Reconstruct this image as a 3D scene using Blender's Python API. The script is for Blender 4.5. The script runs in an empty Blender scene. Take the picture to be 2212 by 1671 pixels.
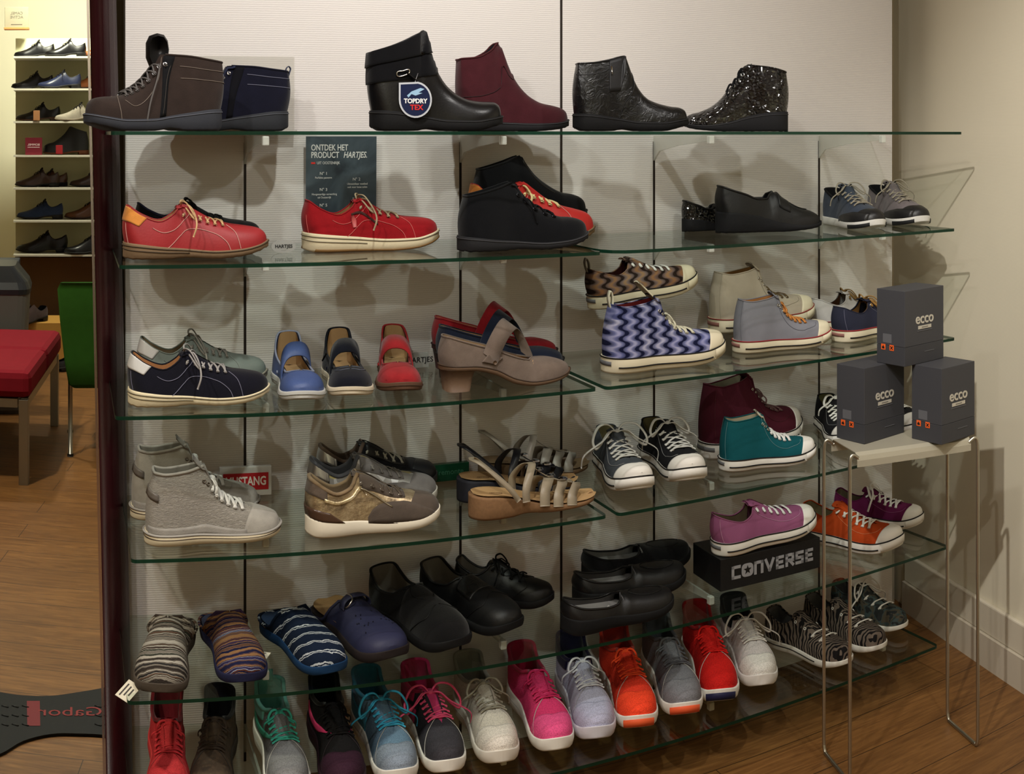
import bpy, math, random
import numpy as np
from mathutils import Vector, Matrix
PI = math.pi
random.seed(7); np.random.seed(7)
SC = bpy.context.scene
COL = SC.collection

# ------------------------------------------------------------------ camera
# the photograph is a hand-held phone panorama: a cylindrical picture, 2500 px per radian
EYE = 1.40            # camera height
PXR = 2500.0          # pixels per radian
X0, Y0 = 150.0, 288.0 # pixel of the direction square to the shelf wall, and of the horizon
cam = bpy.data.cameras.new('camera')
cam.type = 'PANO'
cam.panorama_type = 'CENTRAL_CYLINDRICAL'
half = 1106.0/PXR
cam.central_cylindrical_range_u_min = -half
cam.central_cylindrical_range_u_max = half
cam.central_cylindrical_range_v_max = Y0/PXR
cam.central_cylindrical_range_v_min = -(1671.0-Y0)/PXR
cam.central_cylindrical_radius = 1.0
cam.clip_start = .02; cam.clip_end = 60
co = bpy.data.objects.new('camera', cam); COL.objects.link(co)
co.location = (0, 0, EYE)
co.rotation_euler = (PI/2, 0, -(1106.0-X0)/PXR)
SC.camera = co
SC.view_settings.view_transform = 'Standard'
SC.view_settings.look = 'None'
SC.view_settings.gamma = 1
SC.view_settings.use_curve_mapping = False
SC.view_settings.exposure = 0.0
try:
    SC.cycles.max_bounces = 10; SC.cycles.transparent_max_bounces = 24
    SC.cycles.caustics_reflective = False; SC.cycles.caustics_refractive = False
except Exception: pass
# ------------------------------------------------------------------ world and lamps
wd = bpy.data.worlds.new('world'); SC.world = wd; wd.use_nodes = True
wd.node_tree.nodes['Background'].inputs[0].default_value = (1, .95, .88, 1)
wd.node_tree.nodes['Background'].inputs[1].default_value = .07

def look(o, to):
    o.rotation_euler = (Vector(to)-o.location).to_track_quat('-Z', 'Y').to_euler()
LIGHTS = [  # location, aim, watts, cone deg, blend, radius, colour
    ((.55, 1.35, 2.62), (.60, 2.40, 1.05), 68, 100, .9, .026, (1, .96, .92)),
    ((1.45, 1.05, 2.62), (1.35, 2.40, 1.15), 33, 90, .9, .026, (1, .96, .92)),
    ((-.55, .95, 2.62), (.25, 2.45, 1.25), 44, 80, .8, .024, (1, .96, .92)),
    ((-.35, .15, 2.62), (1.9, 2.1, 1.0), 42, 90, .8, .02, (1, .96, .90)),
    ((.10, .75, 2.62), (2.2, 1.62, 1.0), 180, 46, .9, .018, (1, .96, .88)),  # added spot, brightens the right-hand wall
    ((-.95, 1.25, 2.62), (-.75, .95, 0), 190, 112, .9, .05, (1, .90, .72)),  # added to brighten the floor, bench and chair shown in the mirror
    ((-1.3, -.6, 2.62), (-1.1, -.4, 0), 120, 95, .9, .06, (1, .92, .78)),  # extra lamp put in to lift the mirrored room behind the camera
]
for loc, to, e, ang, bl, r, c in LIGHTS:
    l = bpy.data.lights.new('shop_or_fill_spot', 'SPOT'); l.energy = e; l.color = c
    l.spot_size = math.radians(ang); l.spot_blend = bl; l.shadow_soft_size = r
    o = bpy.data.objects.new('shop_or_fill_spot', l); COL.objects.link(o); o.location = loc; look(o, to)
for loc, to, e, sz, c in (((.3, -.6, 2.6), (.3, -.6, 0), 11, 2.2, (1, .95, .88)), ((-1.0, -2.05, 2.66), (-1.3, -3.5, 1.2), 50, .25, (1, .97, .80))):  # an added overall fill, then an added wash over the men's shelves
    al = bpy.data.lights.new('added_area_light', 'AREA'); al.energy = e; al.size = sz; al.color = c
    ao = bpy.data.objects.new('added_area_light', al); COL.objects.link(ao); ao.location = loc; look(ao, to)

# ------------------------------------------------------------------ materials
def srgb(r, g, b):
    f = lambda v: (v/12.92 if v <= .04045 else ((v+.055)/1.055)**2.4)
    return (f(r/255), f(g/255), f(b/255), 1)
class N:
    """tiny node helper"""
    def __init__(s, name):
        s.m = bpy.data.materials.new(name); s.m.use_nodes = True
        s.t = s.m.node_tree; s.t.nodes.clear()
        s.out = s.t.nodes.new('ShaderNodeOutputMaterial')
        s.b = s.t.nodes.new('ShaderNodeBsdfPrincipled')
        s.t.links.new(s.b.outputs[0], s.out.inputs[0])
        s.tc = s.t.nodes.new('ShaderNodeTexCoord')
    def n(s, typ, **kw):
        x = s.t.nodes.new('ShaderNode'+typ)
        for k, v in kw.items():
            if k.startswith('i_'):
                k2 = k[2:]; x.inputs[int(k2) if k2.isdigit() else k2.replace('_', ' ')].default_value = v
            else: setattr(x, k, v)
        return x
    def l(s, a, b): s.t.links.new(a, b)
    def co(s, sc=(1, 1, 1), rot=(0, 0, 0)):
        mp = s.n('Mapping'); s.l(s.tc.outputs['Object'], mp.inputs[0])
        mp.inputs['Scale'].default_value = sc; mp.inputs['Rotation'].default_value = rot
        return mp.outputs[0]
    def noise(s, scale, detail=2, vec=None, rough=.5, dist=0):
        x = s.n('TexNoise', i_Scale=scale, i_Detail=detail, i_Roughness=rough, i_Distortion=dist)
        s.l(vec or s.tc.outputs['Object'], x.inputs['Vector']); return x.outputs[0]
    def ramp(s, fac, stops, const=False):
        r = s.n('ValToRGB'); e = r.color_ramp.elements
        if const: r.color_ramp.interpolation = 'CONSTANT'
        while len(e) < len(stops): e.new(.5)
        for q, (p, c) in zip(e, stops): q.position = p; q.color = c
        s.l(fac, r.inputs[0]); return r.outputs[0]
    def math(s, op, a, b=None, c=None):
        x = s.n('Math', operation=op)
        for i, v in enumerate((a, b, c)):
            if v is None: continue
            if isinstance(v, (int, float)): x.inputs[i].default_value = v
            else: s.l(v, x.inputs[i])
        return x.outputs[0]
    def mix(s, fac, a, b):
        x = s.n('MixRGB')
        for i, v in enumerate((fac, a, b)):
            if isinstance(v, (int, float, tuple)): x.inputs[i].default_value = v
            else: s.l(v, x.inputs[i])
        return x.outputs[0]
    def bump(s, h, strength=.3, dist=.002):
        x = s.n('Bump', i_Strength=strength, i_Distance=dist); s.l(h, x.inputs['Height'])
        s.l(x.outputs[0], s.b.inputs['Normal'])
    def base(s, c, rough=.6, metal=0, spec=.4):
        if isinstance(c, tuple): s.b.inputs['Base Color'].default_value = c
        else: s.l(c, s.b.inputs['Base Color'])
        s.b.inputs['Roughness'].default_value = rough; s.b.inputs['Metallic'].default_value = metal
        s.b.inputs['Specular IOR Level'].default_value = spec
        return s
MC = {}
def mat(kind, *c, **k):
    """kind + colour(s) -> cached procedural material; colours are (r,g,b) 0..255"""
    key = (kind, c, tuple(sorted(k.items())))
    if key in MC: return MC[key]
    n = N(kind); C = [srgb(*x) for x in c]
    def var(col, a=.12, sc=30):   # gentle uneven dye
        d = tuple(v*(1-a*2) for v in col[:3])+(1,)
        return n.mix(n.noise(sc, 3), d, tuple(min(1, v*(1+a)) for v in col[:3])+(1,))
    if kind == 'canvas':
        n.base(var(C[0], .08), .9, 0, .15)
        n.bump(n.noise(1400, 2), .35, .0008)
    elif kind == 'suede':
        n.base(var(C[0], .18, 45), .95, 0, .12); n.bump(n.noise(500, 4), .4, .001)
        n.b.inputs['Sheen Weight'].default_value = .12
    elif kind == 'leather':
        n.base(var(C[0], .10, 25), k.get('r', .42), 0, .36); n.bump(n.noise(260, 4), .25, .0008)
    elif kind == 'wrinkled':
        v = n.n('TexVoronoi', i_Scale=42.0, feature='DISTANCE_TO_EDGE'); n.l(n.mix(.6, n.noise(14, 3), n.tc.outputs['Object']), v.inputs['Vector'])
        n.base(C[0], .34, 0, .35); n.bump(n.math('ADD', v.outputs[0], n.noise(60, 4)), .55, .0022)
    elif kind == 'croc':
        v = n.n('TexVoronoi', i_Scale=95.0, feature='DISTANCE_TO_EDGE'); n.l(n.co((1, 1, 1.35)), v.inputs['Vector'])
        n.base(C[0], .10, 0, .6); n.bump(n.ramp(v.outputs[0], [(0, (0, 0, 0, 1)), (.35, (1, 1, 1, 1))]), .8, .0022)
        n.b.inputs['Coat Weight'].default_value = .25
    elif kind == 'rubber':
        n.base(C[0], k.get('r', .6), 0, .3); n.bump(n.noise(90, 2), .08, .001)
    elif kind == 'rubber_tread':
        n.base(C[0], .75, 0, .2); n.bump(n.noise(180, 3), .3, .001)
    elif kind == 'patent': n.base(C[0], .12, 0, .7)
    elif kind == 'plain': n.base(C[0], k.get('r', .6), k.get('m', 0), .35)
    elif kind == 'mesh':
        v = n.n('TexVoronoi', i_Scale=420.0); n.l(n.tc.outputs['Object'], v.inputs['Vector'])
        n.base(n.mix(n.ramp(v.outputs[0], [(.2, (0, 0, 0, 1)), (.6, (1, 1, 1, 1))]), tuple(x*.72 for x in C[0][:3])+(1,), C[0]), .85, 0, .2)
        n.bump(v.outputs[0], .5, .001)
    elif kind == 'fur':
        f = n.noise(120, 5, n.co((1, 1, 3.2), (0, .5, 0)), .7, 1.2)
        n.base(n.mix(f, tuple(x*.55 for x in C[0][:3])+(1,), C[0]), .8, .15, .3); n.bump(f, 1, .006)
    elif kind == 'foil':   # crackled metallic leather
        f = n.noise(22, 6, None, .65, .6)
        n.base(n.ramp(f, [(.3, C[0]), (.5, C[1]), (.72, C[2])]), .34, .75, .5); n.bump(n.noise(150, 5), .6, .002)
    elif kind == 'metal': n.base(C[0], k.get('r', .3), 1, .5)
    elif kind == 'cork':
        n.base(n.mix(n.noise(160, 3), C[0], tuple(x*.6 for x in C[0][:3])+(1,)), .8)
    elif kind == 'wave':   # knitted flame stripes: stacked waves with shaded bands
        sx = n.n('SeparateXYZ'); n.l(n.tc.outputs['Object'], sx.inputs[0])
        s_ = n.math('SINE', n.math('MULTIPLY', sx.outputs[2], 2*PI/.023))
        ph = n.math('ADD', n.math('MULTIPLY', sx.outputs[0], 1/.036), n.math('MULTIPLY', n.math('MULTIPLY', n.math('SIGN', s_), n.math('POWER', n.math('ABSOLUTE', s_), .7)), .20))
        ph = n.math('ADD', ph, n.math('MULTIPLY', n.noise(60, 2), .12))
        fr = n.math('FRACT', ph); fl = n.math('FLOOR', ph)
        tri = n.math('ABSOLUTE', n.math('SUBTRACT', fr, .5))
        lum = n.ramp(tri, [(.05, C[2]), (.20, C[1]), (.33, tuple(x*.6 for x in C[1][:3])+(1,)), (.40, C[0]), (.5, C[0])])
        w = n.n('TexWhiteNoise', noise_dimensions='2D'); cx = n.n('CombineXYZ')
        n.l(fl, cx.inputs[0]); n.l(n.math('FLOOR', n.math('MULTIPLY', sx.outputs[2], 1/.023)), cx.inputs[1]); n.l(cx.outputs[0], w.inputs['Vector'])
        tint = n.mix(w.outputs[0], C[3], (1, 1, 1, 1))
        mm = n.n('MixRGB', blend_type='MULTIPLY', i_0=1.0); n.l(lum, mm.inputs[1]); n.l(tint, mm.inputs[2])
        n.base(mm.outputs[0], .9, 0, .15); n.bump(n.noise(900, 2), .4, .001)
    elif kind == 'knit':   # irregular cross stripes of several yarns
        sx = n.n('SeparateXYZ'); n.l(n.tc.outputs['Object'], sx.inputs[0])
        a = n.math('ADD', n.math('MULTIPLY', n.math('SUBTRACT', sx.outputs[0], sx.outputs[2]), k.get('f', 62.0)), n.math('MULTIPLY', n.noise(22, 4), 1.6))
        w = n.n('TexNoise', noise_dimensions='1D', i_Scale=1.0, i_Detail=1.0); n.l(a, w.inputs['W'])
        st = [(.28+.5*i/(len(C)), c_) for i, c_ in enumerate(C)]
        n.base(n.ramp(w.outputs[0], st, True), .95, 0, .1); n.bump(n.noise(420, 4, n.co((3, 1, 1))), .8, .003)
    elif kind == 'stripe':
        sx = n.n('SeparateXYZ'); n.l(n.co((1, 1, 1), (0, 0, .35)), sx.inputs[0])
        a = n.math('ADD', n.math('MULTIPLY', n.math('SUBTRACT', sx.outputs[0], n.math('MULTIPLY', sx.outputs[2], .8)), 32.0), n.math('MULTIPLY', n.noise(60, 4), .5))
        f = n.math('FRACT', a)
        n.base(n.ramp(f, [(0, C[0]), (.60, C[0]), (.62, C[1]), (.72, C[0]), (.80, C[1]), (.86, C[0])], True), .95, 0, .1); n.bump(n.noise(420, 4), .6, .002)
    elif kind == 'zebra':
        w = n.n('TexWave', i_Scale=52.0, i_Distortion=9.0, i_Detail=1.5, i_Detail_Scale=.9); n.l(n.co((1, 1, .6), (0, .7, .6)), w.inputs['Vector'])
        n.base(n.ramp(w.outputs[0], [(0, C[0]), (.47, C[1])], True), .9, 0, .15)
    elif kind == 'camo':
        n.base(n.ramp(n.noise(38, 2, None, .5, .6), [(0, C[0]), (.42, C[1]), (.50, C[2]), (.60, C[0])], True), .9, 0, .15)
    elif kind == 'spots':
        v = n.n('TexVoronoi', i_Scale=120.0); n.l(n.tc.outputs['Object'], v.inputs['Vector'])
        n.base(n.mix(n.noise(55, 2), n.ramp(v.outputs[0], [(0, C[0]), (.4, C[1])], True), C[2]), .8)
    elif kind == 'floral':
        v = n.n('TexVoronoi', i_Scale=60.0); n.l(n.tc.outputs['Object'], v.inputs['Vector'])
        n.base(n.ramp(v.outputs[1], [(0, C[0]), (.4, C[1]), (.62, C[0]), (.8, C[2])], True), .4, .35)
    MC[key] = n.m
    return n.m
def glass_mat(name, tint, fac=1.0, rough=.01):
    n = N(name); n.t.nodes.remove(n.b)
    tr = n.n('BsdfTransparent'); tr.inputs[0].default_value = tint
    gl = n.n('BsdfGlossy'); gl.inputs['Roughness'].default_value = rough
    lw = n.n('LayerWeight', i_Blend=.5)      # Schlick reflectance, the same from both sides of the pane
    fr = n.math('MULTIPLY_ADD', n.math('POWER', lw.outputs['Facing'], 5.0), .8*fac, .04)
    mx = n.n('MixShader'); n.l(fr, mx.inputs[0]); n.l(tr.outputs[0], mx.inputs[1]); n.l(gl.outputs[0], mx.inputs[2])
    n.l(mx.outputs[0], n.out.inputs[0]); return n.m
def milky_mat(name, tint, milk, fac):
    n = N(name); n.base(milk, .3)
    tr = n.n('BsdfTransparent'); tr.inputs[0].default_value = tint
    mx = n.n('MixShader', i_0=fac); n.l(tr.outputs[0], mx.inputs[1]); n.l(n.b.outputs[0], mx.inputs[2])
    n.l(mx.outputs[0], n.out.inputs[0]); return n.m
GLASS = glass_mat('shelf_glass', (.915, .95, .93, 1), .9)
GEDGE = milky_mat('glass_edge', (.04, .16, .11, 1), srgb(9, 48, 33), .7)
ACRYL = glass_mat('clear_acrylic', (.94, .94, .93, 1), 1.0, .03)
FROST = milky_mat('frosted_acrylic', (.9, .9, .88, 1), srgb(235, 235, 228), .35)

# ------------------------------------------------------------------ mesh helpers
def link(name, me, m, parent=None):
    o = bpy.data.objects.new(name, me); COL.objects.link(o)
    if parent is not None: o.parent = parent
    if m is not None and not me.materials: me.materials.append(m)
    return o
def mesh(name, v, f, m, parent=None, smooth=True):
    me = bpy.data.meshes.new(name)
    me.from_pydata([tuple(map(float, p)) for p in v], [], [tuple(map(int, q)) for q in f])
    if smooth: me.shade_smooth()
    me.update()
    return link(name, me, m, parent)
def empty(name, loc, rot=(0, 0, 0), label=None, cat=None, group=None):
    o = bpy.data.objects.new(name, None); COL.objects.link(o); o.empty_display_size = .05
    o.location = loc; o.rotation_euler = rot
    tag(o, label, cat, group); return o
def tag(o, label=None, cat=None, group=None, kind=None):
    if label: o['label'] = label
    if cat: o['category'] = cat
    if group: o['group'] = group
    if kind: o['kind'] = kind
    return o
def box_vf(cx, cy, cz, sx, sy, sz, bev=0.0):
    if bev <= 0:
        v = [(cx+a*sx/2, cy+b*sy/2, cz+c*sz/2) for a in (-1, 1) for b in (-1, 1) for c in (-1, 1)]
        return v, [(0, 1, 3, 2), (4, 6, 7, 5), (0, 4, 5, 1), (2, 3, 7, 6), (0, 2, 6, 4), (1, 5, 7, 3)]
    import bmesh
    bm = bmesh.new(); bmesh.ops.create_cube(bm, size=1)
    for p in bm.verts: p.co = Vector((p.co.x*sx+cx, p.co.y*sy+cy, p.co.z*sz+cz))
    bmesh.ops.bevel(bm, geom=bm.edges[:], offset=bev, segments=2, affect='EDGES', profile=.5)
    v = [tuple(p.co) for p in bm.verts]; bm.verts.index_update()
    f = [tuple(q.index for q in x.verts) for x in bm.faces]; bm.free()
    return v, f
def box(name, c, s, m, parent=None, bev=0.0):
    v, f = box_vf(*c, *s, bev); return mesh(name, v, f, m, parent, smooth=False)
def join(parts):
    V, F = [], []
    for v, f in parts:
        b = len(V); V += [tuple(p) for p in v]; F += [tuple(i+b for i in q) for q in f]
    return V, F
def grid_f(nu, nv, wrap=False):
    f = []
    for i in range(nu-1):
        for j in range(nv if wrap else nv-1):
            k = (j+1) % nv
            f.append((i*nv+j, (i+1)*nv+j, (i+1)*nv+k, i*nv+k))
    return f
def crom(pts, n=6, closed=False):
    p = [np.array(q, float) for q in pts]; out = []
    m = len(p)
    for i in range(m if closed else m-1):
        a, b, c, d = (p[(i-1) % m], p[i], p[(i+1) % m], p[(i+2) % m]) if closed else (p[max(i-1, 0)], p[i], p[i+1], p[min(i+2, m-1)])
        for k in range(n):
            t = k/n
            out.append(.5*((2*b)+(c-a)*t+(2*a-5*b+4*c-d)*t*t+(3*b-a-3*c+d)*t**3))
    if not closed: out.append(p[-1])
    return out
def tube(pts, r, n=6, closed=False, flat=1.0):
    """tube along a polyline; flat<1 squashes it (flat laces)"""
    P = np.array([np.array(p, float) for p in pts]); m = len(P)
    if closed: T = np.roll(P, -1, 0)-np.roll(P, 1, 0)
    else: T = np.gradient(P, axis=0)
    T /= np.maximum(np.linalg.norm(T, axis=1, keepdims=True), 1e-9)
    up = np.array([0, 0, 1.0]) if abs(T[0][2]) < .9 else np.array([0, 1.0, 0])
    V = []; nrm = up-T[0]*up.dot(T[0]); nrm /= np.linalg.norm(nrm)
    for i in range(m):
        nrm = nrm-T[i]*nrm.dot(T[i]); nrm /= max(np.linalg.norm(nrm), 1e-9)
        bi = np.cross(T[i], nrm); rr = r[i] if hasattr(r, '__len__') else r
        for k in range(n):
            a = 2*PI*k/n; V.append(P[i]+nrm*math.cos(a)*rr*flat+bi*math.sin(a)*rr)
    F = grid_f(m, n, True)
    if closed: F += [((m-1)*n+j, j, (j+1) % n, (m-1)*n+(j+1) % n) for j in range(n)]
    else: F += [tuple(range(n-1, -1, -1)), tuple((m-1)*n+j for j in range(n))]
    return V, F
def pchip(xs, ys):
    xs = np.array(xs, float); ys = np.array(ys, float); h = np.diff(xs); d = np.diff(ys)/h
    m = np.zeros(len(xs)); m[0], m[-1] = d[0], d[-1]
    for i in range(1, len(xs)-1):
        if d[i-1]*d[i] > 0:
            w1, w2 = 2*h[i]+h[i-1], h[i]+2*h[i-1]; m[i] = (w1+w2)/(w1/d[i-1]+w2/d[i])
    def f(x):
        x = np.clip(np.asarray(x, float), xs[0], xs[-1]); i = np.clip(np.searchsorted(xs, x, 'right')-1, 0, len(xs)-2)
        t = (x-xs[i])/h[i]
        return ((2*t**3-3*t**2+1)*ys[i]+(t**3-2*t**2+t)*h[i]*m[i]+(-2*t**3+3*t**2)*ys[i+1]+(t**3-t**2)*h[i]*m[i+1])
    return f
def text(name, body, size, m, parent, loc, rot=(PI/2, 0, 0), ext=.0004, off=0.0, sx=1.0, shear=0, align='CENTER'):
    cu = bpy.data.curves.new(name, 'FONT'); cu.body = body; cu.size = size; cu.extrude = ext; cu.offset = off
    cu.align_x = align; cu.align_y = 'CENTER'; cu.shear = shear; cu.resolution_u = 3
    o = bpy.data.objects.new(name, cu); COL.objects.link(o)
    bpy.context.view_layer.update()
    me = bpy.data.meshes.new_from_object(o); bpy.data.objects.remove(o)
    me.name = name; me.materials.clear(); me.materials.append(m)
    q = bpy.data.objects.new(name, me); COL.objects.link(q); q.parent = parent
    q.location = loc; q.rotation_euler = rot; q.scale = (sx, 1, 1)
    return q
# ------------------------------------------------------------------ picture -> place
def at(px, q, h=None):
    """point seen in pixel column px: q<5 is its distance Y from the camera, else the pixel row of a point h below the eye"""
    th = (px-X0)/PXR
    if h is None: return (math.tan(th)*q, q)
    r = h*PXR/(q-Y0)
    return (r*math.sin(th), r*math.cos(th))
# ------------------------------------------------------------------ the shop: floor, walls
FRONT, WALL = 2.10, 2.48      # front edges of the glass shelves, face of the shelf wall
def wood_mat():
    n = N('oak_planks')
    br = n.n('TexBrick', i_Scale=1.0, i_Mortar_Size=.0012, i_Brick_Width=1.35, i_Row_Height=.135, offset=.37)
    br.inputs['Color1'].default_value = (0, 0, 0, 1); br.inputs['Color2'].default_value = (1, 1, 1, 1); br.inputs['Mortar'].default_value = (.5, .5, .5, 1)
    n.l(n.co(), br.inputs['Vector'])
    g = n.noise(5, 6, n.co((1.2, 14, 1)), .62, 1.6)
    g2 = n.noise(1.6, 2, n.co((1, 3, 1)))
    c = n.ramp(g, [(.25, srgb(84, 54, 26)), (.5, srgb(128, 88, 46)), (.72, srgb(156, 112, 62))])
    c = n.mix(n.math('MULTIPLY', br.outputs[0], .45), c, srgb(112, 76, 42))
    mm = n.n('MixRGB', blend_type='MULTIPLY', i_0=.5); n.l(c, mm.inputs[1]); n.l(n.ramp(g2, [(.3, (.5, .45, .4, 1)), (.7, (1, 1, 1, 1))]), mm.inputs[2])
    c = n.mix(br.outputs['Fac'], mm.outputs[0], srgb(52, 34, 18))
    n.base(c, .42, 0, .4); n.bump(n.math('SUBTRACT', g, br.outputs['Fac']), .15, .002)
    return n.m
def wallpaper(name, c, sc=210.0, st=.16):
    n = N(name); sx = n.n('SeparateXYZ'); n.l(n.tc.outputs['Object'], sx.inputs[0])
    a = n.math('SINE', n.math('ADD', n.math('MULTIPLY', sx.outputs[2], 2*PI*sc/1.0), n.math('MULTIPLY', n.noise(140, 2), 2.2)))
    h = n.math('ADD', a, n.math('MULTIPLY', n.noise(420, 3, n.co((.5, .5, 2))), 1.6))
    n.base(n.mix(n.noise(2.5, 3), c, tuple(x*.92 for x in c[:3])+(1,)), .85, 0, .2); n.bump(h, st, .0014); return n.m
PANEL = wallpaper('woven_wallpaper', srgb(219, 214, 210))
CREAM = wallpaper('cream_plaster', srgb(226, 218, 196), 330, .03)
OLIVE = wallpaper('beige_plaster', srgb(182, 168, 138), 330, .03)
def S(o): o['kind'] = 'structure'; return o
CR = (2.275, 2.62)                    # corner of the real wall behind the display panel
rd = Vector((-.109, -.548, 0)).normalized()
def rwall(t): return (2.258+rd.x*t, 2.535+rd.y*t)   # along the right-hand wall towards the viewer
S(box('floor', (-.4, -.6, -.05), (6.6, 7.2, .1), wood_mat()))
S(box('ceiling', (-.4, -.6, 2.80), (6.6, 7.2, .1), mat('plain', (235, 228, 214))))
# display panel: stands off the wall, on it the slots for the shelf brackets
S(box('wall_back', ((.12+2.135)/2, WALL+.04, 1.375), (2.135-.12, .08, 2.75), PANEL))
S(box('wall_behind', (-.4, 2.74, 1.375), (6.6, .2, 2.75), OLIVE))
p0, p1 = rwall(-.12), rwall(6.0)
ang = math.atan2(rd.y, rd.x)
mid = ((p0[0]+p1[0])/2, (p0[1]+p1[1])/2)
nrm = Vector((-rd.y, rd.x, 0))    # points right, away from the shop (+x)
if nrm.x < 0: nrm = -nrm
def wbox(name, t0, t1, z0, z1, d0, d1, m, bev=0):
    """box along the right wall, from d0 to d1 in front of its face"""
    a, b = rwall(t0), rwall(t1); c = Vector(((a[0]+b[0])/2, (a[1]+b[1])/2, (z0+z1)/2)) - nrm*((d0+d1)/2)
    o = box(name, (0, 0, 0), (t1-t0, d1-d0, z1-z0), m, None, bev); o.location = c; o.rotation_euler = (0, 0, ang); return S(o)
wbox('wall_right', -.25, 6.0, 0, 2.75, -.12, 0, CREAM)
wbox('baseboard_right', -.02, 5.9, 0, .085, 0, .022, mat('plain', (196, 186, 168), r=.5))
wbox('baseboard_right_upper', -.02, 5.9, .085, .165, 0, .014, mat('plain', (206, 197, 178), r=.5), .004)
S(box('wall_left', (-3.3, -.6, 1.375), (.1, 7.2, 2.75), CREAM))
S(box('wall_front', (-.4, -3.82, 1.375), (6.6, .1, 2.75), wallpaper('pale_plaster', srgb(240, 236, 212), 330, .03)))
S(box('baseboard_back', (2.2, 2.63, .08), (.13, .02, .16), mat('plain', (196, 186, 168), r=.5)))
SLOT = mat('plain', (30, 20, 14), r=.6)
SLOTX = [.379, .871, 1.122, 1.371, 1.876]
for i, x in enumerate(SLOTX):
    top = 2.72 if i == 2 else EYE-.02
    S(box('trim_%d' % (i+1), (x, WALL-.0004, top/2+.02), (.0056, .0015, top-.04), SLOT))

# ------------------------------------------------------------------ glass shelves
LEV = {1: -.004, 2: .2394, 3: .514, 4: .7745, 5: 1.0315, 6: 1.269}   # metres below the eye
def Zs(n): return EYE-LEV[n]
def glass_shelf(n, x0, x1, label, chamfer=0, back=WALL-.004, front=FRONT):
    T = .0068; z1 = Zs(n); z0 = z1-T; y0, y1 = front, back
    pl = [(x0, y0), (x1, y0), (x1, y1), (x0, y1)]
    r = .012
    out = []
    for i, (x, y) in enumerate(pl):   # rounded corners
        a, b = pl[i-1], pl[(i+1) % 4]; rr = chamfer if (chamfer and i in (0,)) else r
        p = Vector((x, y)); u = (Vector(a)-p).normalized(); w = (Vector(b)-p).normalized()
        for k in range(5):
            s = k/4; q = (p+u*rr)*(1-s)**2+p*2*s*(1-s)+(p+w*rr)*s*s; out.append((q.x, q.y))
    m = len(out); cx = (x0+x1)/2; cy = (y0+y1)/2
    root = empty('glass_shelf', (cx, cy, z0), label=label, cat='shelf', group=None)
    loc = [(x-cx, y-cy) for x, y in out]
    V = [(x, y, .0002) for x, y in loc]+[(x, y, T) for x, y in loc]
    bk_ = [i for i in range(m) if min(out[i][1], out[(i+1) % m][1]) > y1-.006]
    mesh('glass_panel', V, [tuple(range(m-1, -1, -1)), tuple(range(m, 2*m))]+[(i, (i+1) % m, m+(i+1) % m, m+i) for i in bk_], GLASS, root, False)
    V = [(x, y, 0) for x, y in loc]+[(x, y, T) for x, y in loc]
    mesh('polished_edge', V, [(i, (i+1) % m, m+(i+1) % m, m+i) for i in range(m) if i not in bk_], GEDGE, root, False)
    return root
glass_shelf(1, .075, 2.045, 'topmost long glass shelf, edge-on at eye level, carrying the boots')
glass_shelf(2, .090, 1.040, 'left glass shelf under the top one, carrying red lace-up shoes')
glass_shelf(2, 1.055, 2.020, 'right glass shelf with the black loafers and two dull sneakers', .07)
glass_shelf(3, .083, 1.030, 'left glass shelf with the strapped mary janes')
glass_shelf(3, 1.050, 2.020, 'right glass shelf with the wave-patterned and cream high-tops')
glass_shelf(4, .112, 1.053, 'left glass shelf with the sandals and metallic sneakers')
glass_shelf(4, 1.078, 2.000, 'right glass shelf with the teal high-top')
glass_shelf(5, .105, 1.995, 'long glass shelf with slippers, black shoes and the black logo box')
glass_shelf(6, .115, 1.960, 'lowest long glass shelf just above the floor, full of runners')
# brackets clipped into the wall slots
WORD = {1: 'topmost', 2: 'second', 3: 'third', 4: 'fourth', 5: 'fifth', 6: 'lowest'}
SIDE = {0: 'leftmost wall slot', 1: 'second wall slot from the left', 3: 'second wall slot from the right', 4: 'rightmost wall slot'}
for n in range(1, 7):
    for i in (0, 1, 3, 4):
        x = SLOTX[i]; z = Zs(n)-.0085
        r = empty('shelf_bracket', (x, WALL, z), label='frosted clear bracket under the %s glass level at the %s' % (WORD[n], SIDE[i]), cat='bracket', group='clear brackets under the glass shelves')
        h0, h1, d = .042, .012, .26
        prof = [(-.002, -.0005), (-d, -.0005), (-d, -h1), (-.12, -h1-.012), (-.03, -h0+.004), (-.002, -h0-.02)]
        V = [(sx, y, zz) for sx in (-.0025, .0025) for y, zz in prof]; m = len(prof)
        mesh('arm', V, [tuple(range(m)), tuple(range(2*m-1, m-1, -1))]+[(k, (k+1) % m+0, m+(k+1) % m, m+k) for k in range(m)], FROST, r, False)
        box('end_clip', (0, -d-.004, -.010), (.013, .014, .018), milky_mat('clip_plastic', (.95, .95, .95, 1), srgb(240, 240, 234), .6) if 'clip' not in MC else MC['clip'], r, .002)
        if 'clip' not in MC: MC['clip'] = bpy.data.materials['clip_plastic']

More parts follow.
